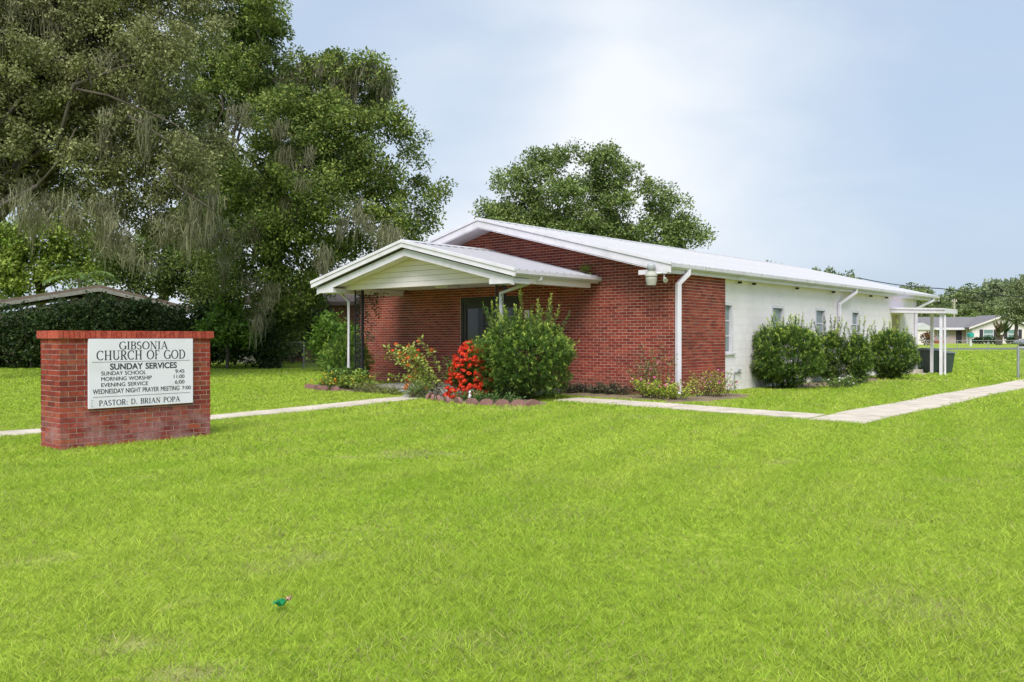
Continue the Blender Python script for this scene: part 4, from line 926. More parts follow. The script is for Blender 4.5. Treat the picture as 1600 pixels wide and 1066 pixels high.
def flower_bush(name, base, label, stems, heads, seed, leaf=(.07, .035), lcols=((.05, .11, .015), (.15, .22, .03)), hcols=((.62, .022, .016), (.85, .10, .03)), cat='bush', hrad=.05, petal=.035, nl=60, stem_mat='bark', flop=.15, pet=34, allheads=None):
    r = random.Random(seed); t_ = empty(name, base, label=label, cat=cat); mb = MB(); P, U, S_ = [], [], []; tips = []
    for a, L, b0 in stems: pts = spray(mb, P, U, S_, b0, a, L, r, nl, flop=flop); tips.append(pts)
    mb.build('stems', stem_mat, t_); P = np.array(P); U = np.array(U); q = np.random.default_rng(seed); n = len(P)
    c = np.array(lcols[0]) + (np.array(lcols[1]) - np.array(lcols[0])) * q.random((n, 1))
    link('foliage', quads('foliage', leaf_quads(P, U, unit(rdir(n, q) * .7 + np.array([0, 0, .8])), leaf[0] * q.uniform(.7, 1.3, n), leaf[1]), 'shrub_leaf', c), t_)
    ms = [head_mesh('flower_head', pet, hrad * s, petal, hcols, seed + i) for i, s in enumerate((.8, 1., 1.25))]
    for i in range(heads):
        if allheads: p = allheads(i, r)
        else:
            pts = r.choice(tips); s = r.uniform(.55, 1.); j = min(int(s * 6), 5); p = pts[j].lerp(pts[j + 1], s * 6 - j) + Vector((r.gauss(0, .04), r.gauss(0, .04), r.gauss(.02, .03)))
        link('flower_head', ms[i % 3], t_, p, (r.uniform(-.5, .5), r.uniform(-.5, .5), r.uniform(0, 6)))
    return t_
r5 = random.Random(5)
# red ixora: dense bush, heads over its whole face
st = []
for i in range(46):
    a = r5.uniform(0, 6.283); q = r5.uniform(.05, .42); st.append(((math.cos(a) * q, math.sin(a) * q, 1), r5.uniform(.7, 1.2), (math.cos(a) * q * .6, math.sin(a) * q * .5, 0)))
def ix(i, r):
    u = (i * .61803) % 1.; zz = .06 + 1.12 * u ** 1.15; a = HEAD - math.pi / 2 + r.uniform(-1.75, 1.75); w = .52 * math.sqrt(max(.05, 1 - (max(0, u - .30) / .80) ** 2.6)) * r.uniform(.8, 1.06)
    return Vector((math.cos(a) * w + .16 * u, math.sin(a) * w + .12 * u, zz * r.uniform(.95, 1.04)))
flower_bush('ixora_bush', gb(-3.22, -3.18), 'compact bush covered in scarlet flower heads left of the large porch shrub', st, 290, 51, allheads=ix, hrad=.060, petal=.042, nl=70)
st = []
for i in range(24):
    a = R(r5.uniform(150, 225)); e = R(r5.uniform(22, 66)); st.append(((math.cos(a) * math.cos(e), math.sin(a) * math.cos(e) * .6 + .1, math.sin(e)), r5.uniform(1.1, 2.5), (r5.uniform(-.3, .2), r5.uniform(-.15, .15), 0)))
flower_bush('ixora_bush', gb(-3.95, -3.30), 'leggy bush with sparse orange red flowers arching left across the brick wall', st, 34, 52, nl=70, leaf=(.095, .048), hrad=.06, lcols=((.14, .22, .03), (.50, .52, .13)), hcols=((.75, .07, .02), (.80, .20, .05)), flop=.28)
# yellow lantana
st = [((math.cos(a) * 1., math.sin(a) * .8, r5.uniform(.5, 1.6)), r5.uniform(.4, .75), (r5.uniform(-.6, .6), r5.uniform(-.25, .2), 0)) for a in [r5.uniform(0, 6.28) for _ in range(70)]]
flower_bush('lantana_bush', gb(-7.45, -2.95), 'low sprawling bush with yellow flowers in front of the left porch post', st, 46, 53, leaf=(.06, .04), lcols=((.12, .22, .03), (.38, .46, .08)), hcols=((.80, .62, .06), (.80, .65, .10)), hrad=.03, petal=.026, nl=34, pet=18)
st = [((math.cos(a), math.sin(a), 1.2), r5.uniform(.25, .45), (r5.uniform(-.15, .15), r5.uniform(-.1, .1), 0)) for a in [r5.uniform(0, 6.28) for _ in range(16)]]
flower_bush('marigold', gb(-8.0, -3.25), 'small clump of orange flowers at the stone edging left of the porch', st, 16, 54, leaf=(.05, .02), hcols=((.80, .28, .03), (.85, .42, .05)), hrad=.035, petal=.03, nl=26, pet=20)
st = [((math.cos(a), math.sin(a), 1.6), r5.uniform(.4, .8), (r5.uniform(-.3, .3), r5.uniform(-.15, .15), 0)) for a in [r5.uniform(0, 6.28) for _ in range(26)]]
flower_bush('leafy_plant', gb(-7.95, -2.62), 'broad-leaved dark green plant at the foot of the left porch post', st, 0, 55, leaf=(.13, .10), lcols=((.06, .13, .03), (.15, .25, .05)), nl=14)
# pink-flowered plants at the brick corner
st = [((math.cos(a) * .8, math.sin(a) * .8, r5.uniform(.8, 1.8)), r5.uniform(.3, .62), (r5.uniform(-.55, .45), r5.uniform(-.2, .2), 0)) for a in [r5.uniform(0, 6.28) for _ in range(60)]]
flower_bush('periwinkle', gb(.35, -1.05), 'low yellow green plant with pink flowers in front of the white corner downspout', st, 18, 56, leaf=(.06, .03), lcols=((.20, .30, .03), (.50, .54, .08)), hcols=((.75, .10, .35), (.80, .30, .50)), hrad=.03, petal=.035, nl=26, pet=9)
st = [((math.cos(a) * .7, math.sin(a) * .7, r5.uniform(.9, 1.8)), r5.uniform(.4, .8), (r5.uniform(-.3, .3), r5.uniform(-.35, .45), 0)) for a in [r5.uniform(0, 6.28) for _ in range(46)]]
flower_bush('periwinkle', gb(.75, .2), 'taller reddish plant with pink flowers at the end of the brick side wall', st, 18, 57, leaf=(.055, .025), lcols=((.26, .22, .05), (.44, .48, .10)), hcols=((.70, .10, .40), (.78, .28, .52)), hrad=.03, petal=.035, nl=24, pet=9)
st = [((r5.uniform(-.45, .45), r5.uniform(-.3, .3), 1), r5.uniform(.8, 1.45), (r5.uniform(-.45, .35), r5.uniform(-.1, .1), 0)) for _ in range(15)]
flower_bush('rose_bush', gb(-.15, -.55), 'tall thin straggly bush climbing beside the white corner downspout', st, 3, 58, leaf=(.055, .03), lcols=((.16, .16, .05), (.32, .32, .11)), hcols=((.75, .2, .35), (.8, .4, .5)), nl=42, hrad=.03, flop=.1)
for x, y, s_, lb in ((-2.15, -.55, 61, 'dark purple ground plant beside the big porch shrub on the brick front'), (-1.25, -.5, 62, 'dark purple ground plant midway along the brick front bed')):
    st = [((math.cos(a), math.sin(a) * .6, r5.uniform(.3, 1.2)), r5.uniform(.2, .42), (r5.uniform(-.5, .5), r5.uniform(-.25, .2), 0)) for a in [r5.uniform(0, 6.28) for _ in range(46)]]
    flower_bush('ground_plant', gb(x, y), lb, st, 0, s_, leaf=(.07, .03), lcols=((.05, .04, .045), (.13, .14, .06)), nl=24, cat='plant')
st = [((math.cos(a), math.sin(a) * .8, r5.uniform(.4, 1.2)), r5.uniform(.2, .5), (r5.uniform(-.3, .3), r5.uniform(-.8, .8), 0)) for a in [r5.uniform(0, 6.28) for _ in range(46)]]
flower_bush('white_periwinkle', gb(1.45, 6.1), 'low plant with white flowers between the two nearest wall shrubs', st, 12, 63, leaf=(.06, .03), lcols=((.06, .12, .02), (.18, .26, .05)), hcols=((.75, .72, .68), (.8, .78, .75)), nl=20, hrad=.03, pet=9)
st = [((math.cos(a), math.sin(a), r5.uniform(.5, 1.2)), r5.uniform(.18, .4), (r5.uniform(-.8, .8), r5.uniform(-.15, .15), 0)) for a in [r5.uniform(0, 6.28) for _ in range(56)]]
flower_bush('weed_clump', gb(-2.2, -3.72), 'low green weeds behind the scalloped edging stones', st, 0, 64, leaf=(.06, .03), lcols=((.05, .12, .03), (.13, .22, .05)), nl=18, cat='plant')
st = [((math.cos(a), math.sin(a), r5.uniform(.4, 1.0)), r5.uniform(.2, .45), (r5.uniform(-.7, .8), r5.uniform(-.18, .18), 0)) for a in [r5.uniform(0, 6.28) for _ in range(46)]]
flower_bush('weed_clump', gb(-6.2, -3.2), 'dry straw coloured weeds at the curve of the path', st, 0, 65, leaf=(.09, .010), lcols=((.16, .19, .05), (.32, .30, .14)), nl=26, cat='plant')
st = [((math.cos(a), math.sin(a), r5.uniform(.9, 1.6)), r5.uniform(.25, .5), (r5.uniform(-.2, .2), r5.uniform(-.1, .1), 0)) for a in [r5.uniform(0, 6.28) for _ in range(18)]]
flower_bush('daylily', gb(-4.15, -3.75), 'strappy plant with two orange flowers beside the path at the porch', st, 3, 66, leaf=(.24, .018), lcols=((.08, .15, .03), (.2, .26, .07)), hcols=((.8, .16, .03), (.85, .3, .06)), nl=14, hrad=.07, petal=.06, pet=16, cat='plant')
st = [((math.cos(a) * .6, math.sin(a) * .3, 1.2), r5.uniform(.12, .30), (r5.uniform(-.06, .06), 0, 0)) for a in [r5.uniform(0, 6.28) for _ in range(9)]]
flower_bush('roof_weed', (-2.25, -.25, 2.78), 'small weed growing out of the gutter where the porch roof meets the brick', st, 0, 67, leaf=(.07, .03), lcols=((.14, .22, .03), (.25, .32, .05)), nl=14, cat='plant')
# vine up the left post
vt = empty('vine', gb(-7.95, -2.5), label='thin vine hanging from the left iron post and porch beam', cat='vine'); mb = MB(); P, U, S_ = [], [], []
for b0, a, L in (((0, .05, .1), (.05, .1, 1), 2.3), ((.1, .1, 2.35), (1, .1, .05), 1.0), ((.45, .1, 2.35), (.3, .3, -1), .6), ((.7, .1, 2.3), (.2, .1, -1), .35), ((.2, .1, 1.5), (.6, .2, -.5), .5), ((.1, .1, 2.3), (.4, .2, -1), .9)): spray(mb, P, U, S_, b0, a, L, r5, 46, .05, .07)
mb.build('stems', 'bark', vt); P = np.array(P); n = len(P)
link('foliage', quads('foliage', leaf_quads(P, np.array(U), unit(rdir(n)), .07, .04), 'shrub_leaf', np.tile([.035, .06, .02], (n, 1))), vt)

# dark overgrown shrubbery along the left boundary: each bush its own object
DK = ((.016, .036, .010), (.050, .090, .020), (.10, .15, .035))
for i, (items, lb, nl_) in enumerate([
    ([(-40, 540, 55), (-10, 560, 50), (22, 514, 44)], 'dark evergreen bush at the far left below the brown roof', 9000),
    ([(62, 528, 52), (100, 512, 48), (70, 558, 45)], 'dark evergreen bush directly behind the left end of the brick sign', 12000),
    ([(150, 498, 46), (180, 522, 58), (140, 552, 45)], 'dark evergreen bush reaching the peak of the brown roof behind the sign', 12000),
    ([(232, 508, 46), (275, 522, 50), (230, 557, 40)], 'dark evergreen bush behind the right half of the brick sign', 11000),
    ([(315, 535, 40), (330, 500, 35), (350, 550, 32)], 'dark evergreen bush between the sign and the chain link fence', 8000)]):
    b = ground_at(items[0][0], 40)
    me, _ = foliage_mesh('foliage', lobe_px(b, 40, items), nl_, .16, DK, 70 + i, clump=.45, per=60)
    t_ = empty('evergreen_bush', b, label=lb, cat='bush', group='dark bushes along the left boundary'); link('foliage', me, t_); mb = MB()
    for k in range(6): mb.tube([(rnd.uniform(-.4, .4), rnd.uniform(-.4, .4), -.2), (rnd.uniform(-1, 1), rnd.uniform(-1, 1), 2.0)], .05, 5, .02)
    mb.build('stems', 'bark', t_)
b = ground_at(355, 38)
tree('young_tree', b, 'light green leafy sapling standing between the sign and the chain link fence', lobe_px(b, 38, [(350, 492, 22), (365, 512, 24), (330, 512, 16), (385, 525, 20), (350, 525, 20)]), 3600, .20, ((.07, .15, .025), (.17, .28, .045), (.26, .36, .06)), 76, .07, clump=.35, per=40)
for px, py, rr, z, lb, sd in ((405, 528, 34, 39, 'dark bush hiding the foot of the big live oak', 80), (525, 520, 34, 36, 'bright green bush behind the left porch shrub in front of the brick house', 77), (440, 520, 40, 46, 'dim bush behind the chain link fence under the oak', 78), (490, 500, 28, 47, 'shadowed bush behind the fence beside the brick house', 79)):
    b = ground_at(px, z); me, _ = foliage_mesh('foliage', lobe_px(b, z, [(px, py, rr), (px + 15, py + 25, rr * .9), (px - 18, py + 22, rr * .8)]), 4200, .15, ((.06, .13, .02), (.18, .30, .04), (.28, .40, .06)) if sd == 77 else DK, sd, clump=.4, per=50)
    t_ = empty('bush', b, label=lb, cat='bush'); link('foliage', me, t_); mb = MB(); mb.tube([(0, 0, -.2), (0, 0, 1.2)], .05, 5, .02); mb.build('stems', 'bark', t_)

# ------------------------------------------------------------------ neighbours on the left
FR = Matrix.Rotation(HEAD, 4, 'Z')              # local x to the photo's right, local y away from the lens
def facing(name, px, z, label, cat, turn=0., group=None):
    b = ground_at(px, z); o = empty(name, b, HEAD + turn, label=label, cat=cat, group=group); return o
nh = facing('neighbour_house', 155, 46, 'low house with brown gabled roof mostly hidden behind the dark bushes', 'house', .42)
MB().prism([(-7, -.3), (4.3, -.3), (4.3, 2.9), (.1, 3.7), (-7, 2.0)], 'y', .3, 8).build('wall', 'brown_roof', nh)
rf = MB().prism([(-7.4, 2.75), (0, 4.17), (4.8, 3.0), (4.8, 2.88), (0, 4.04), (-7.4, 2.62)], 'y', 0, 9).build('roof', 'brown_roof', nh)
MB().prism([(-7.4, 2.61), (0, 4.03), (4.8, 2.87), (4.8, 2.68), (0, 3.82), (-7.4, 2.42)], 'y', -.04, .02).build('rake_board', 'weathered_board', rf)
bh = facing('brick_house', 520, 50, 'tan brick house seen between the porch post and the oak', 'house')
core = MB().box(-4.6, 4.5, .02, 6, -.3, 3.35).build('wall', 'mortar', bh)
bk = bond(-4.6, 4.5, 0, 3.35, .2032, .0677, .01); box_many('brickwork', np.array([(u, .012, z) for u, z, a, b_ in bk]), np.array([(a, .012, b_) for u, z, a, b_ in bk]), 'far_brick', core)
MB().prism([(-.6, 3.3), (-.6, 3.42), (3, 4.3), (6.4, 3.42), (6.4, 3.3)], 'x', -5.2, 5.2).build('roof', 'brown_roof', bh)
MB().box(-5.2, 5.2, -.64, -.605, 3.2, 3.4).build('fascia', 'brown_roof', bh)
MB().box(-4.2, -3.4, -.03, .0, .9, 2.1).build('window', 'house_glass', bh)
sh = facing('shed', 393, 47, 'small shed with brown roof glimpsed under the oak', 'shed')
MB().box(-.9, .6, 0, 3, -.2, 2.4).build('wall', 'old_white', sh); MB().prism([(-1.1, 2.45), (-.2, 3.0), (.8, 2.45), (.8, 2.35), (-1.1, 2.35)], 'y', -.2, 3.2).build('roof', 'brown_roof', sh); MB().box(-.5, .9, -.23, -.205, 2.28, 2.42).build('fascia', 'white_paint', sh)

def chain_fence(name, label, pts, h, step, group=None, wire=.0035, pitch=.11, post_r=.03):
    """chain link fence along ground points: posts, top rail, woven wire"""
    t_ = empty(name, (*pts[0], g(*pts[0])), label=label, cat='fence', group=group); o = Vector(t_.location); 
    for (x0, y0), (x1, y1) in zip(pts, pts[1:]):
        L = math.hypot(x1 - x0, y1 - y0); n = max(1, round(L / step)); P = lambda s, zz: Vector((x0 + (x1 - x0) * s / L, y0 + (y1 - y0) * s / L, g(x0 + (x1 - x0) * s / L, y0 + (y1 - y0) * s / L) + zz)) - o
        for i in range(n + 1): MB().tube([P(L * i / n, -.1), P(L * i / n, h + .04)], post_r, 8).build('post', 'galvanised', t_)
        MB().tube([P(L * i / max(n, 1), h) for i in range(n + 1)], .021, 6).build('top_rail', 'galvanised', t_)
        w = MB(); d = Vector(((x1 - x0) / L, (y1 - y0) / L, 0)); k = int((L + h) / pitch)
        for i in range(k):
            for sg in (1, -1):
                a, b_ = (i * pitch - h, i * pitch) if sg == 1 else (i * pitch, i * pitch - h); za, zb = .03, h
                def clip(a, za, b_, zb):
                    for lim in (0, L):
                        if (a - lim) * (b_ - lim) < 0:
                            tt = (lim - a) / (b_ - a); zm = za + (zb - za) * tt
                            if (lim == 0) == (a < 0): a, za = lim, zm
                            else: b_, zb = lim, zm
                    return a, za, b_, zb
                a, za, b_, zb = clip(a, za, b_, zb)
                if a < -.001 or b_ < -.001 or a > L + .001 or b_ > L + .001: continue
                p, q = P(a, za), P(b_, zb); s = Vector((0, 0, wire)); s2 = d * wire
                w.add([p - s2, p + s2, q + s2, q - s2], [(0, 1, 2, 3)])
        w.build('wire_mesh', 'galvanised', t_, kind='stuff')
    return t_
chain_fence('chain_link_fence', 'grey chain link fence crossing behind the shrub left of the porch', [(-38.6, 8.0), (-26.01, 6.53), (-21.8, 6.01), (-10.9, 4.8)], 1.18, 4.2)
chain_fence('chain_link_fence', 'chain link fence and gate post at the right edge beside the path end', [(3.76, 15.3), (4.25, 15.35)], 1.0, .5, post_r=.045); 
chain_fence('chain_link_fence', 'chain link fence starting at the right edge beyond the path', [(4.6, 15.4), (16, 16.3)], 1.0, 3)
d_ = lambda px, z: tuple(at(px, 0, z).xy)
chain_fence('chain_link_fence', 'long low chain link fence far off along the road', [d_(1400, 84), d_(1640, 84)], 1.05, 3, wire=.006, pitch=.3)

# ------------------------------------------------------------------ right background: house, shed, pole, bins
hs = facing('ranch_house', 1545, 131, 'pale ranch house with grey roof and dark shutters across the road', 'house')
q = lambda px: (px - 1545) / 10.42                 # metres along the front
zz = lambda py: (537 - py) / 10.42
MB().box(q(1440), q(1519), 2.0, 10, -.5, zz(513)).build('wing_wall', 'pink_siding', hs)
MB().prism([(1.0, zz(513.5)), (1.0, zz(512)), (6.5, zz(494)), (12, zz(512)), (12, zz(513.5))], 'x', q(1436), q(1600)).build('main_roof', 'shingle', hs)
MB().box(q(1436), q(1515), .96, 1.0, zz(515.5), zz(512)).build('fascia', 'white_paint', hs)
gw = MB().prism([(q(1519), -.5), (q(1612), -.5), (q(1612), zz(513)), (q(1565), zz(496)), (q(1519), zz(513))], 'y', 0, 6).build('gable_wall', 'siding', hs)
MB().prism([(q(1512), zz(513.5)), (q(1565), zz(494.5)), (q(1619), zz(513.5)), (q(1619), zz(511.5)), (q(1565), zz(492)), (q(1512), zz(511.5))], 'y', -.4, 6.5).build('gable_roof', 'shingle', hs)
MB().prism([(q(1512), zz(514.5)), (q(1565), zz(495.5)), (q(1619), zz(514.5)), (q(1619), zz(512.)), (q(1565), zz(492.8)), (q(1512), zz(512.))], 'y', -.46, -.402).build('rake_board', 'siding', hs)
def house_win(a, b_, t0, b0, y, par, shut=True):
    w = MB(); e = .08; x0, x1, z0, z1 = q(a), q(b_), zz(b0), zz(t0)
    w.box(x0 - e, x0, y - .06, y - .002, z0 - e, z1 + e).box(x1, x1 + e, y - .06, y - .002, z0 - e, z1 + e).box(x0, x1, y - .06, y - .002, z1, z1 + e).box(x0, x1, y - .06, y - .002, z0 - e, z0).box(x0, x1, y - .06, y - .002, (z0 + z1) / 2 - .06, (z0 + z1) / 2 + .06)
    w = w.build('window', 'white_paint', hs)
    MB().box(x0, x1, y - .03, y - .001, z0, (z0 + z1) / 2 - .062).build('pane', 'house_glass', w); MB().box(x0, x1, y - .03, y - .001, (z0 + z1) / 2 + .062, z1).build('pane', 'house_glass', w)
    if shut:
        for s0, s1 in ((x0 - .62, x0 - .12), (x1 + .12, x1 + .62)): MB().box(s0, s1, y - .05, y - .001, z0 - .05, z1 + .05).build('shutter', 'shutter', hs)
house_win(1537, 1551.5, 515.5, 529, 0, hs); house_win(1575, 1590, 515.5, 529, 0, hs)
house_win(1475, 1480, 516, 528, 2.0, hs, False); house_win(1486, 1490.5, 516, 528, 2.0, hs, False); house_win(1452, 1458, 516, 528, 2.0, hs, False)
MB().box(q(1504.5), q(1513), 1.9, 1.99, -.1, zz(516.5)).build('door', 'shutter', hs)
for px in (1483, 1517): MB().box(q(px) - .07, q(px) + .07, 1.05, 1.19, -.3, zz(514)).build('porch_post', 'white_paint', hs)
MB().box(q(1463), q(1484), 1.3, 1.8, 0, .55).build('porch_bench', 'rust_red', hs)
wb = facing('white_shed', 1448, 118, 'white outbuilding left of the ranch house beyond the lawn', 'shed'); MB().box(-2.2, 1.0, 0, 4, -.6, 2.0).build('wall', 'siding', wb); MB().prism([(-2.4, 1.95), (-2.4, 2.1), (-.6, 2.9), (1.2, 2.1), (1.2, 1.95)], 'y', -.2, 4.2).build('roof', 'roof_metal', wb)
for px, z, rr, hh, lb, sd in ((1449, 112, .7, 1.6, 'reddish bush in front of the white outbuilding', 91), (1540, 126, .8, .9, 'clipped bush under the first shuttered window', 92), (1553, 126, .8, .9, 'clipped bush beside the fan plant', 93), (1580, 126, 1.0, .9, 'clipped bush under the second shuttered window', 94), (1528, 126, .7, .8, 'clipped bush right of the ranch house door', 95)):
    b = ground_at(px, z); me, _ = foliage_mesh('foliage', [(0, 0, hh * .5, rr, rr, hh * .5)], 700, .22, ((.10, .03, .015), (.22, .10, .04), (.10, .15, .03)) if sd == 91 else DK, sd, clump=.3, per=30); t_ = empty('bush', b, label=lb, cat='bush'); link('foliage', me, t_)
# fan plant and mailbox
b = ground_at(1562, 112); fp = empty('fan_plant', b, label='tall brown and green fan-leaved plant before the ranch house', cat='plant'); mb = MB()
for i in range(5): mb.tube([(i * .12 - .3, 0, -.1), (i * .2 - .5, 0, 1.3)], .14, 6, .1)
mb.build('stems', 'bark', fp); P = np.array([(rnd.uniform(-.5, .5), rnd.uniform(-.2, .2), rnd.uniform(.8, 1.6)) for _ in range(34)]); U = np.array([(rnd.uniform(-1, 1), rnd.uniform(-.4, .4), 1.2) for _ in range(34)])
link('leaves', quads('leaves', leaf_quads(P, U, unit(rdir(34) + np.array([SA, -CA, 0])), rng.uniform(1.3, 2.4, 34), .34), 'leaf', np.array([(.16, .12, .06) if k % 2 else (.08, .12, .04) for k in range(34)])), fp)
b = ground_at(1516.5, 106); ml = empty('mailbox', b, HEAD, label='teal mailbox on a white post at the roadside', cat='mailbox')
MB().box(-.09, .09, -.09, .09, -.3, 1.05).build('post', 'white_paint', ml); MB().prism([(-.24, 1.06), (-.24, 1.42), (-.17, 1.58), (.17, 1.58), (.24, 1.42), (.24, 1.06)], 'y', -.35, .35).build('box', 'teal', ml); MB().box(.245, .28, -.1, .14, .95, 1.3).build('flag', 'rust_red', ml)
# car at the right edge
b = ground_at(1622, 97); car = empty('parked_car', b, HEAD, label='dark grey car on the road cut off by the right edge', cat='car')
MB().prism([(-2.25, .35), (-2.28, .62), (-2.1, .80), (-1.2, .92), (-.65, 1.38), (.75, 1.42), (1.5, .98), (2.2, .90), (2.28, .45), (2.2, .32)], 'y', -.85, .85).build('body', 'car_paint', car, bevel=.08)
MB().prism([(-1.05, .95), (-.60, 1.31), (.70, 1.35), (1.3, 1.0)], 'y', -.856, .856).build('side_window', 'door_glass', car)
for x in (-1.4, 1.4):
    for y in (-.80, .80):
        wv = MB().tube([(x, y - .11, .32), (x, y + .11, .32)], .32, 18).build('wheel', 'tyre', car); MB().tube([(x, y - .115, .32), (x, y + .115, .32)], .2, 14).build('rim', 'galvanised', wv)
for y in (-.6, .6): MB().box(-2.30, -2.2, y - .16, y + .16, .58, .72).build('headlight', 'lens_plastic', car)
# utility pole and lines
b = ground_at(1491, 165); up_ = empty('utility_pole', b, HEAD, label='pale wooden utility pole rising behind the ranch house roof', cat='utility pole')
MB().tube([(0, 0, -.5), (0, 0, 8.2)], .22, 8, .16).build('pole', 'wood_pole', up_); MB().box(-.5, .5, -.08, .08, 7.6, 7.75).build('crossarm', 'wood_pole', up_)
for x in (-.4, .4): MB().lathe([(.06, 7.8), (.09, 7.9), (.06, 8.0)], 8, (x, 0, 0)).build('insulator', 'sign_white', up_)
def cable(label, pts, r, sagm):
    P = []
    for (a, b_) in zip(pts, pts[1:]):
        for i in range(12): s = i / 12; p = a.lerp(b_, s); p.z -= sagm * 4 * s * (1 - s); P.append(p)
    P.append(pts[-1]); o = P[0].copy(); tag(MB().tube([p - o for p in P], r, 5).build('power_cable', 'cable_black', None, o), label, 'cable')
cable('thick black cable strung from behind the church ridge to the right edge', [at(1340, 434, 70), at(1470, 451, 66), at(1660, 466, 58)], .035, .15)
for k, py in enumerate((474, 478)): cable(('upper' if k == 0 else 'lower') + ' thin grey wire on the far utility pole', [at(1380, py + 2, 165), at(1491, py - 1, 165), at(1700, py + 2, 165)], .03, .2)
def bin_(px, z, label, s):
    b = ground_at(px, z); o = empty('wheelie_bin', b, HEAD + .35, label=label, cat='bin', group='wheeled bins behind the church')
    m = MB(); V = [(-.22, -.24, .05), (.22, -.24, .05), (.22, .26, .05), (-.22, .26, .05), (-.29, -.34, .92), (.29, -.34, .92), (.29, .34, .92), (-.29, .34, .92)]
    m.add([(x * s, y * s, z_ * s) for x, y, z_ in V], [(3, 2, 1, 0), (4, 5, 6, 7), (0, 1, 5, 4), (1, 2, 6, 5), (2, 3, 7, 6), (3, 0, 4, 7)]); m.build('body', 'bin_green', o, bevel=.02)
    MB().prism([(-.38 * s, .925 * s), (-.36 * s, .985 * s), (.1 * s, 1.03 * s), (.37 * s, .985 * s), (.37 * s, .925 * s)], 'x', -.31 * s, .31 * s).build('lid', 'bin_lid', o)
    for x in (-.27, .27): MB().tube([((x - .03) * s, .22 * s, .11 * s), ((x + .03) * s, .22 * s, .11 * s)], .11 * s, 14).build('wheel', 'tyre', o)
    MB().tube([(-.24 * s, .40 * s, .90 * s), (.24 * s, .40 * s, .90 * s)], .018, 6).build('handle', 'bin_lid', o)
bin_(1453.5, 31.4, 'larger dark green wheeled bin between the white canopy posts', .88); bin_(1476, 31.2, 'smaller dark green bin right of the outer canopy post', .78); bin_(1436, 34.5, 'dark bin half hidden behind the church wall end', .85)

# distant trees on the right: two crowns grown once, then copied
def proto(seed, cols, n=9000):
    r = np.random.default_rng(seed); L = []
    for _ in range(15):
        a = r.random() * 6.28; q_ = r.random() ** .6; L.append((math.cos(a) * q_ * 3.4, math.sin(a) * q_ * 3.4, 5.2 + r.uniform(-2.0, 3.0) * (1 - .5 * q_), 1.7, 1.7, 1.35))
    me, _ = foliage_mesh('crown', L, n, .42, cols, seed, clump=.7, per=45); rr = random.Random(seed); mb = MB(); limb(mb, (0, 0, -.5), (0, 0, 5), .35, .2, .2, rr)
    for l in L: limb(mb, (0, 0, 3 + rr.random() * 2), l[:3], .14, .03, .3, rr, 5, 4)
    return me, mb.mesh('trunk', 'bark', True)
FG = ((.11, .155, .065), (.245, .305, .115), (.32, .36, .14)); FG2 = ((.135, .175, .09), (.255, .31, .155), (.31, .36, .18))  # far leaf colours lightened, so distance haze is put into the leaves
PR = [proto(101, FG), proto(102, FG2), proto(103, ((.11, .17, .045), (.24, .32, .08), (.32, .40, .10)))]
GT = 'trees beyond the road on the right'
for px, top, z, kind, w, lb in [
    (1425, 441, 190, 0, 1.0, 'rounded dark tree just above the far end of the church roof'), (1462, 462, 210, 2, 1.1, 'low green tree between the roof end and the utility pole'), (1492, 449, 230, 1, 1.1, 'greyish tree rising straight behind the utility pole'),
    (1520, 442, 215, 0, 1.05, 'green tree in the middle of the far tree line'), (1545, 439, 225, 2, .9, 'green rounded tree left of the tall thin ones'), (1560, 431, 205, 1, .75, 'thin greyish tall tree above the house gable'),
    (1578, 427, 200, 1, .8, 'second thin greyish tall tree near the right edge'), (1602, 419, 195, 1, .9, 'tallest thin tree cut by the right edge'), (1515, 486, 150, 2, .75, 'bright green low tree showing over the ranch house roof'),
    (1440, 480, 170, 0, 1.0, 'dark tree behind the white outbuilding'), (1478, 470, 195, 0, 1.0, 'dark tree left of the utility pole'), (1540, 468, 180, 0, 1.1, 'dark tree behind the ranch house gable'), (1585, 460, 170, 0, 1.0, 'dark tree behind the second shuttered window'),
    (1500, 470, 185, 2, 1., 'mid green tree right of the utility pole'), (1620, 455, 165, 0, 1.1, 'dark tree at the right edge behind the grey car'), (1400, 470, 210, 0, 1.2, 'dark tree hidden by the church roof end'),
    (1270, 407, 95, 1, .55, 'sparse tree top showing over the church ridge'), (1318, 421, 100, 0, .6, 'low leafy tree top over the right part of the church ridge'), (1205, 404, 98, 0, .4, 'tiny tree top just poking above the church ridge')]:
    b = ground_at(px, z); H_ = EYE.z + (525.8 - top) / 1365 * z - b.z; s = H_ / 9.2; me, tr = PR[kind]
    t_ = empty('distant_tree', b, label=lb, cat='tree', group=GT); rz = rnd.uniform(0, 6)
    for nm, mm in (('crown', me), ('trunk', tr)): o = link(nm, mm, t_, (0, 0, 0), (0, 0, rz)); o.scale = (w * s * rnd.uniform(.9, 1.1), w * s, s)
b = ground_at(1588, 118)
tree('feathery_tree', b, 'grey green feathery tree standing in front of the right end of the ranch house', lobe_px(b, 117, [(1577, 474, 16), (1595, 468, 20), (1564, 484, 11), (1592, 490, 18), (1612, 480, 22), (1574, 494, 11), (1598, 448, 15), (1582, 455, 12)]), 6500, .26, ((.14, .18, .085), (.27, .32, .15), (.32, .36, .17)), 105, .22, clump=.7, per=50, sag=.5)

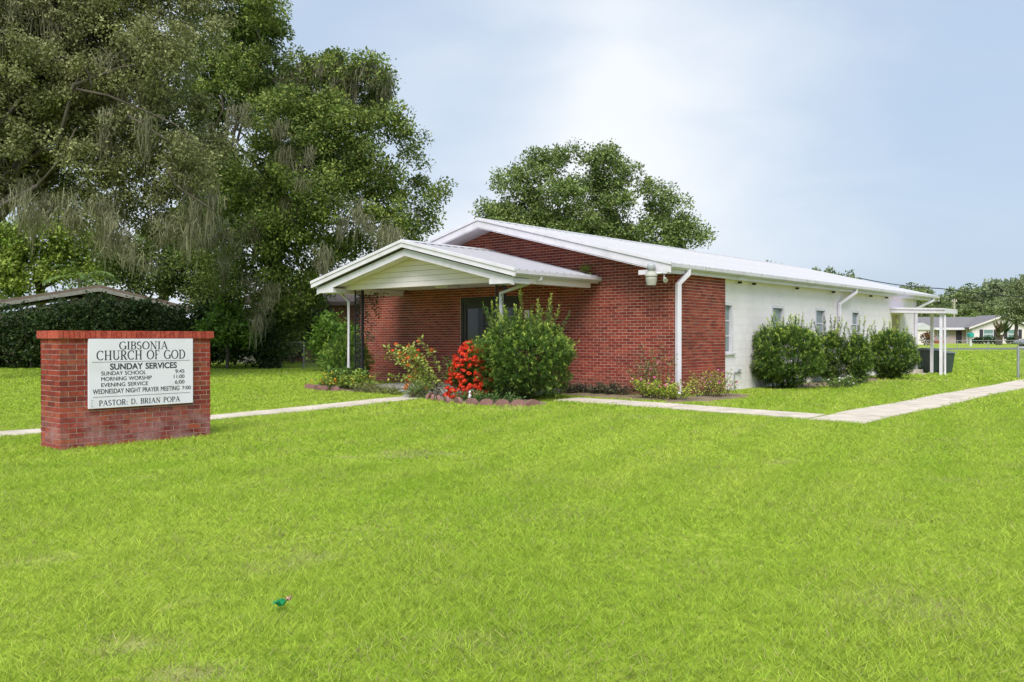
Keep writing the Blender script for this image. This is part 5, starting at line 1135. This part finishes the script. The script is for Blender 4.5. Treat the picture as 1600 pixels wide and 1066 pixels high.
# ------------------------------------------------------------------ edging stones, ornament, litter
def edging_mesh():
    pts = [(-.14, -.06), (.14, -.06), (.14, .05)] + [(.14 * math.cos(R(a)), .05 + .085 * math.sin(R(a))) for a in range(15, 166, 15)] + [(-.14, .05)]
    return MB().prism(pts, 'y', -.03, .03).mesh('edging_stone', 'terracotta')
em = edging_mesh()
ORD = 'first second third fourth fifth sixth seventh eighth ninth tenth last'.split()
def edge(x, y, rz, lb):
    o = link('edging_stone', em, None, (x, y, g(x, y) - .005), (rnd.uniform(-.25, .15), rnd.uniform(-.14, .14), rz)); tag(o, lb, 'edging stone', 'scalloped edging stones round the front beds')
LBE = 'weathered scalloped edging stone, %s from the left in the curved row before the porch shrub'
for i in range(11):
    a = R(200 + i * 12.6); edge(-2.4 + 1.72 * math.cos(a), -3.28 + .88 * math.sin(a), a + math.pi / 2 + rnd.uniform(-.25, .25), LBE % ORD[i])
for i, (x, y) in enumerate(((-8.75, -3.3), (-8.45, -3.42), (-8.15, -3.48), (-7.85, -3.5), (-7.5, -3.45))): edge(x, y, rnd.uniform(-.15, .25), 'scalloped edging stone, %s from the left in the short row under the yellow flowers' % (ORD[i] if i < 4 else 'last'))
edge(-4.5, -3.55, .5, 'single terracotta edging stone lying at the bend of the path'); 
on = empty('garden_ornament', gb(-2.62, -3.80), label='little white bird ornament among the weeds under the porch shrub', cat='ornament')
MB().lathe([(.03, 0), (.03, .02), (.014, .05), (.03, .08), (.038, .12), (.03, .15), (.014, .17), (.025, .19), (.02, .22), (.004, .235)], 12).build('body', 'sign_white', on, smooth=True); MB().tube([(.015, -.012, .20), (.045, -.035, .19)], .007, 5, .002).build('beak', 'rust_red', on)
lt = empty('litter_wrapper', gb(5.82, -14.18), .6, label='crumpled green wrapper with a red and white corner lying on the lawn', cat='litter')
def crumple(name, w, h, m, seed, loc):
    r = random.Random(seed); n = 5; V = [((i / n - .5) * w, (j / n - .5) * h, .035 + r.uniform(-.012, .018) + .018 * (i == n)) for i in range(n + 1) for j in range(n + 1)]; k = n + 1
    MB().add(V + [(x, y, z - .002) for x, y, z in V], [(i * k + j, (i + 1) * k + j, (i + 1) * k + j + 1, i * k + j + 1) for i in range(n) for j in range(n)] + [(k * k + i * k + j, k * k + i * k + j + 1, k * k + (i + 1) * k + j + 1, k * k + (i + 1) * k + j) for i in range(n) for j in range(n)]).build(name, m, lt, loc)
crumple('wrapper_body', .065, .06, 'litter_green', 1, (0, 0, .02)); crumple('wrapper_corner', .028, .03, 'litter_red', 2, (.032, .028, .03))

# ------------------------------------------------------------------ grass
def grass():
    V = []; Cc = []; r = np.random.default_rng(77)
    zones = [(2.6, 6, 5600, .0042, .046), (6, 10, 3600, .0056, .047), (10, 16, 1600, .0085, .048), (16, 26, 560, .0155, .052), (26, 46, 150, .035, .07), (46, 88, 34, .08, .075)]
    for z0, z1, dens, wd, h in zones:
        sp = .70; area = sp * (z1 * z1 - z0 * z0); n = int(area * dens)
        z = np.sqrt(r.random(n) * (z1 * z1 - z0 * z0) + z0 * z0); xc = (r.random(n) * 2 - 1) * sp * z
        x = xc * CA - z * SA + EYE.x; y = xc * SA + z * CA + EYE.y
        ok = np.ones(n, bool)
        for a, b_, c, d in walk_rects:
            e = .05 + .09 * (r.random(n) - .45); ok &= ~((x > a + e) & (x < b_ - e) & (y > c + e) & (y < d - e))
        for cx, cy, rx, ry in BED_E: ok &= ((x - cx) / rx) ** 2 + ((y - cy) / ry) ** 2 > .95 + .25 * (r.random(n) - .5)
        ok &= ~((x > -CW - .02) & (x < .0) & (y > -.02) & (y < CL)) & ~((x > -8.2) & (x < -2.6) & (y > -2.35) & (y < 0))
        ok &= ~((x > SX - SD - .0) & (x < SX) & (y > SY0) & (y < SY1)) & ~((x > -.1) & (x < .95) & (y > 15) & (y < 16.2))
        br = bare(x, y); ok &= r.random(n) > br * .93
        x, y, z, br = x[ok], y[ok], z[ok], br[ok]; n = len(x)
        a = r.random(n) * 6.283; lean = r.uniform(.3, 1.7, n); U = np.stack([np.cos(a) * lean, np.sin(a) * lean, np.ones(n)], 1)
        # tufts: height and tone vary in patches
        t1 = vnoise(x, y, .35, 1); t2 = vnoise(x, y, 2.3, 2); t3 = vnoise(x, y, .12, 4)
        hh = h * .85 * r.uniform(.6, 1.35, n) * (.65 + .7 * t1); near = np.minimum(np.abs(x - SX), 9)
        fr = ((x > SX - SD - .12) & (x < SX + .10) & (y > SY0 - .12) & (y < SY1 + .12)); hh[fr] *= 1.15
        P = np.stack([x, y, gz(x, y) - .006], 1); Nn = unit(rdir(n, r) + np.array([0, 0, .4]))
        V.append(leaf_quads(P, U, Nn, hh * np.sqrt(1 + lean ** 2), wd * r.uniform(.7, 1.3, n)))
        base = np.array([.365, .51, .048]); lo = np.array([.235, .385, .032]); hi = np.array([.52, .60, .11]); dry = np.array([.46, .42, .19])
        w = np.clip(.5 * t2 + .3 * t1 + .35 * t3 - .1 + .20 * np.sin((x * .97 + y * .24) * 5.6 + 1.2 * t2) * sstep((z - 5) / 5), 0, 1)[:, None]; c = lo + (hi - lo) * w; c = c * .6 + base * .4
        dm = (r.random(n) < .035 + .16 * np.clip(vnoise(x, y, .55, 12) * 1.6 - .75, 0, 1) + .5 * br)[:, None]; c = np.where(dm, dry * r.uniform(.6, 1.1, (n, 1)), c); V_ = None; Cc.append(c)
    V = np.concatenate(V); Cc = np.concatenate(Cc); print('grass blades', len(V))
    md = (V[:, 1] + V[:, 3]) / 2; V = np.stack([V[:, 0] + (V[:, 1] - md) * 1.25, V[:, 2], V[:, 0] + (V[:, 3] - md) * 1.25], 1)   # one triangle a blade
    tag(link('lawn_grass', quads('lawn_grass', V, 'grass_blade', Cc, 3)), 'short bright green lawn grass', 'grass', kind='stuff')
grass()
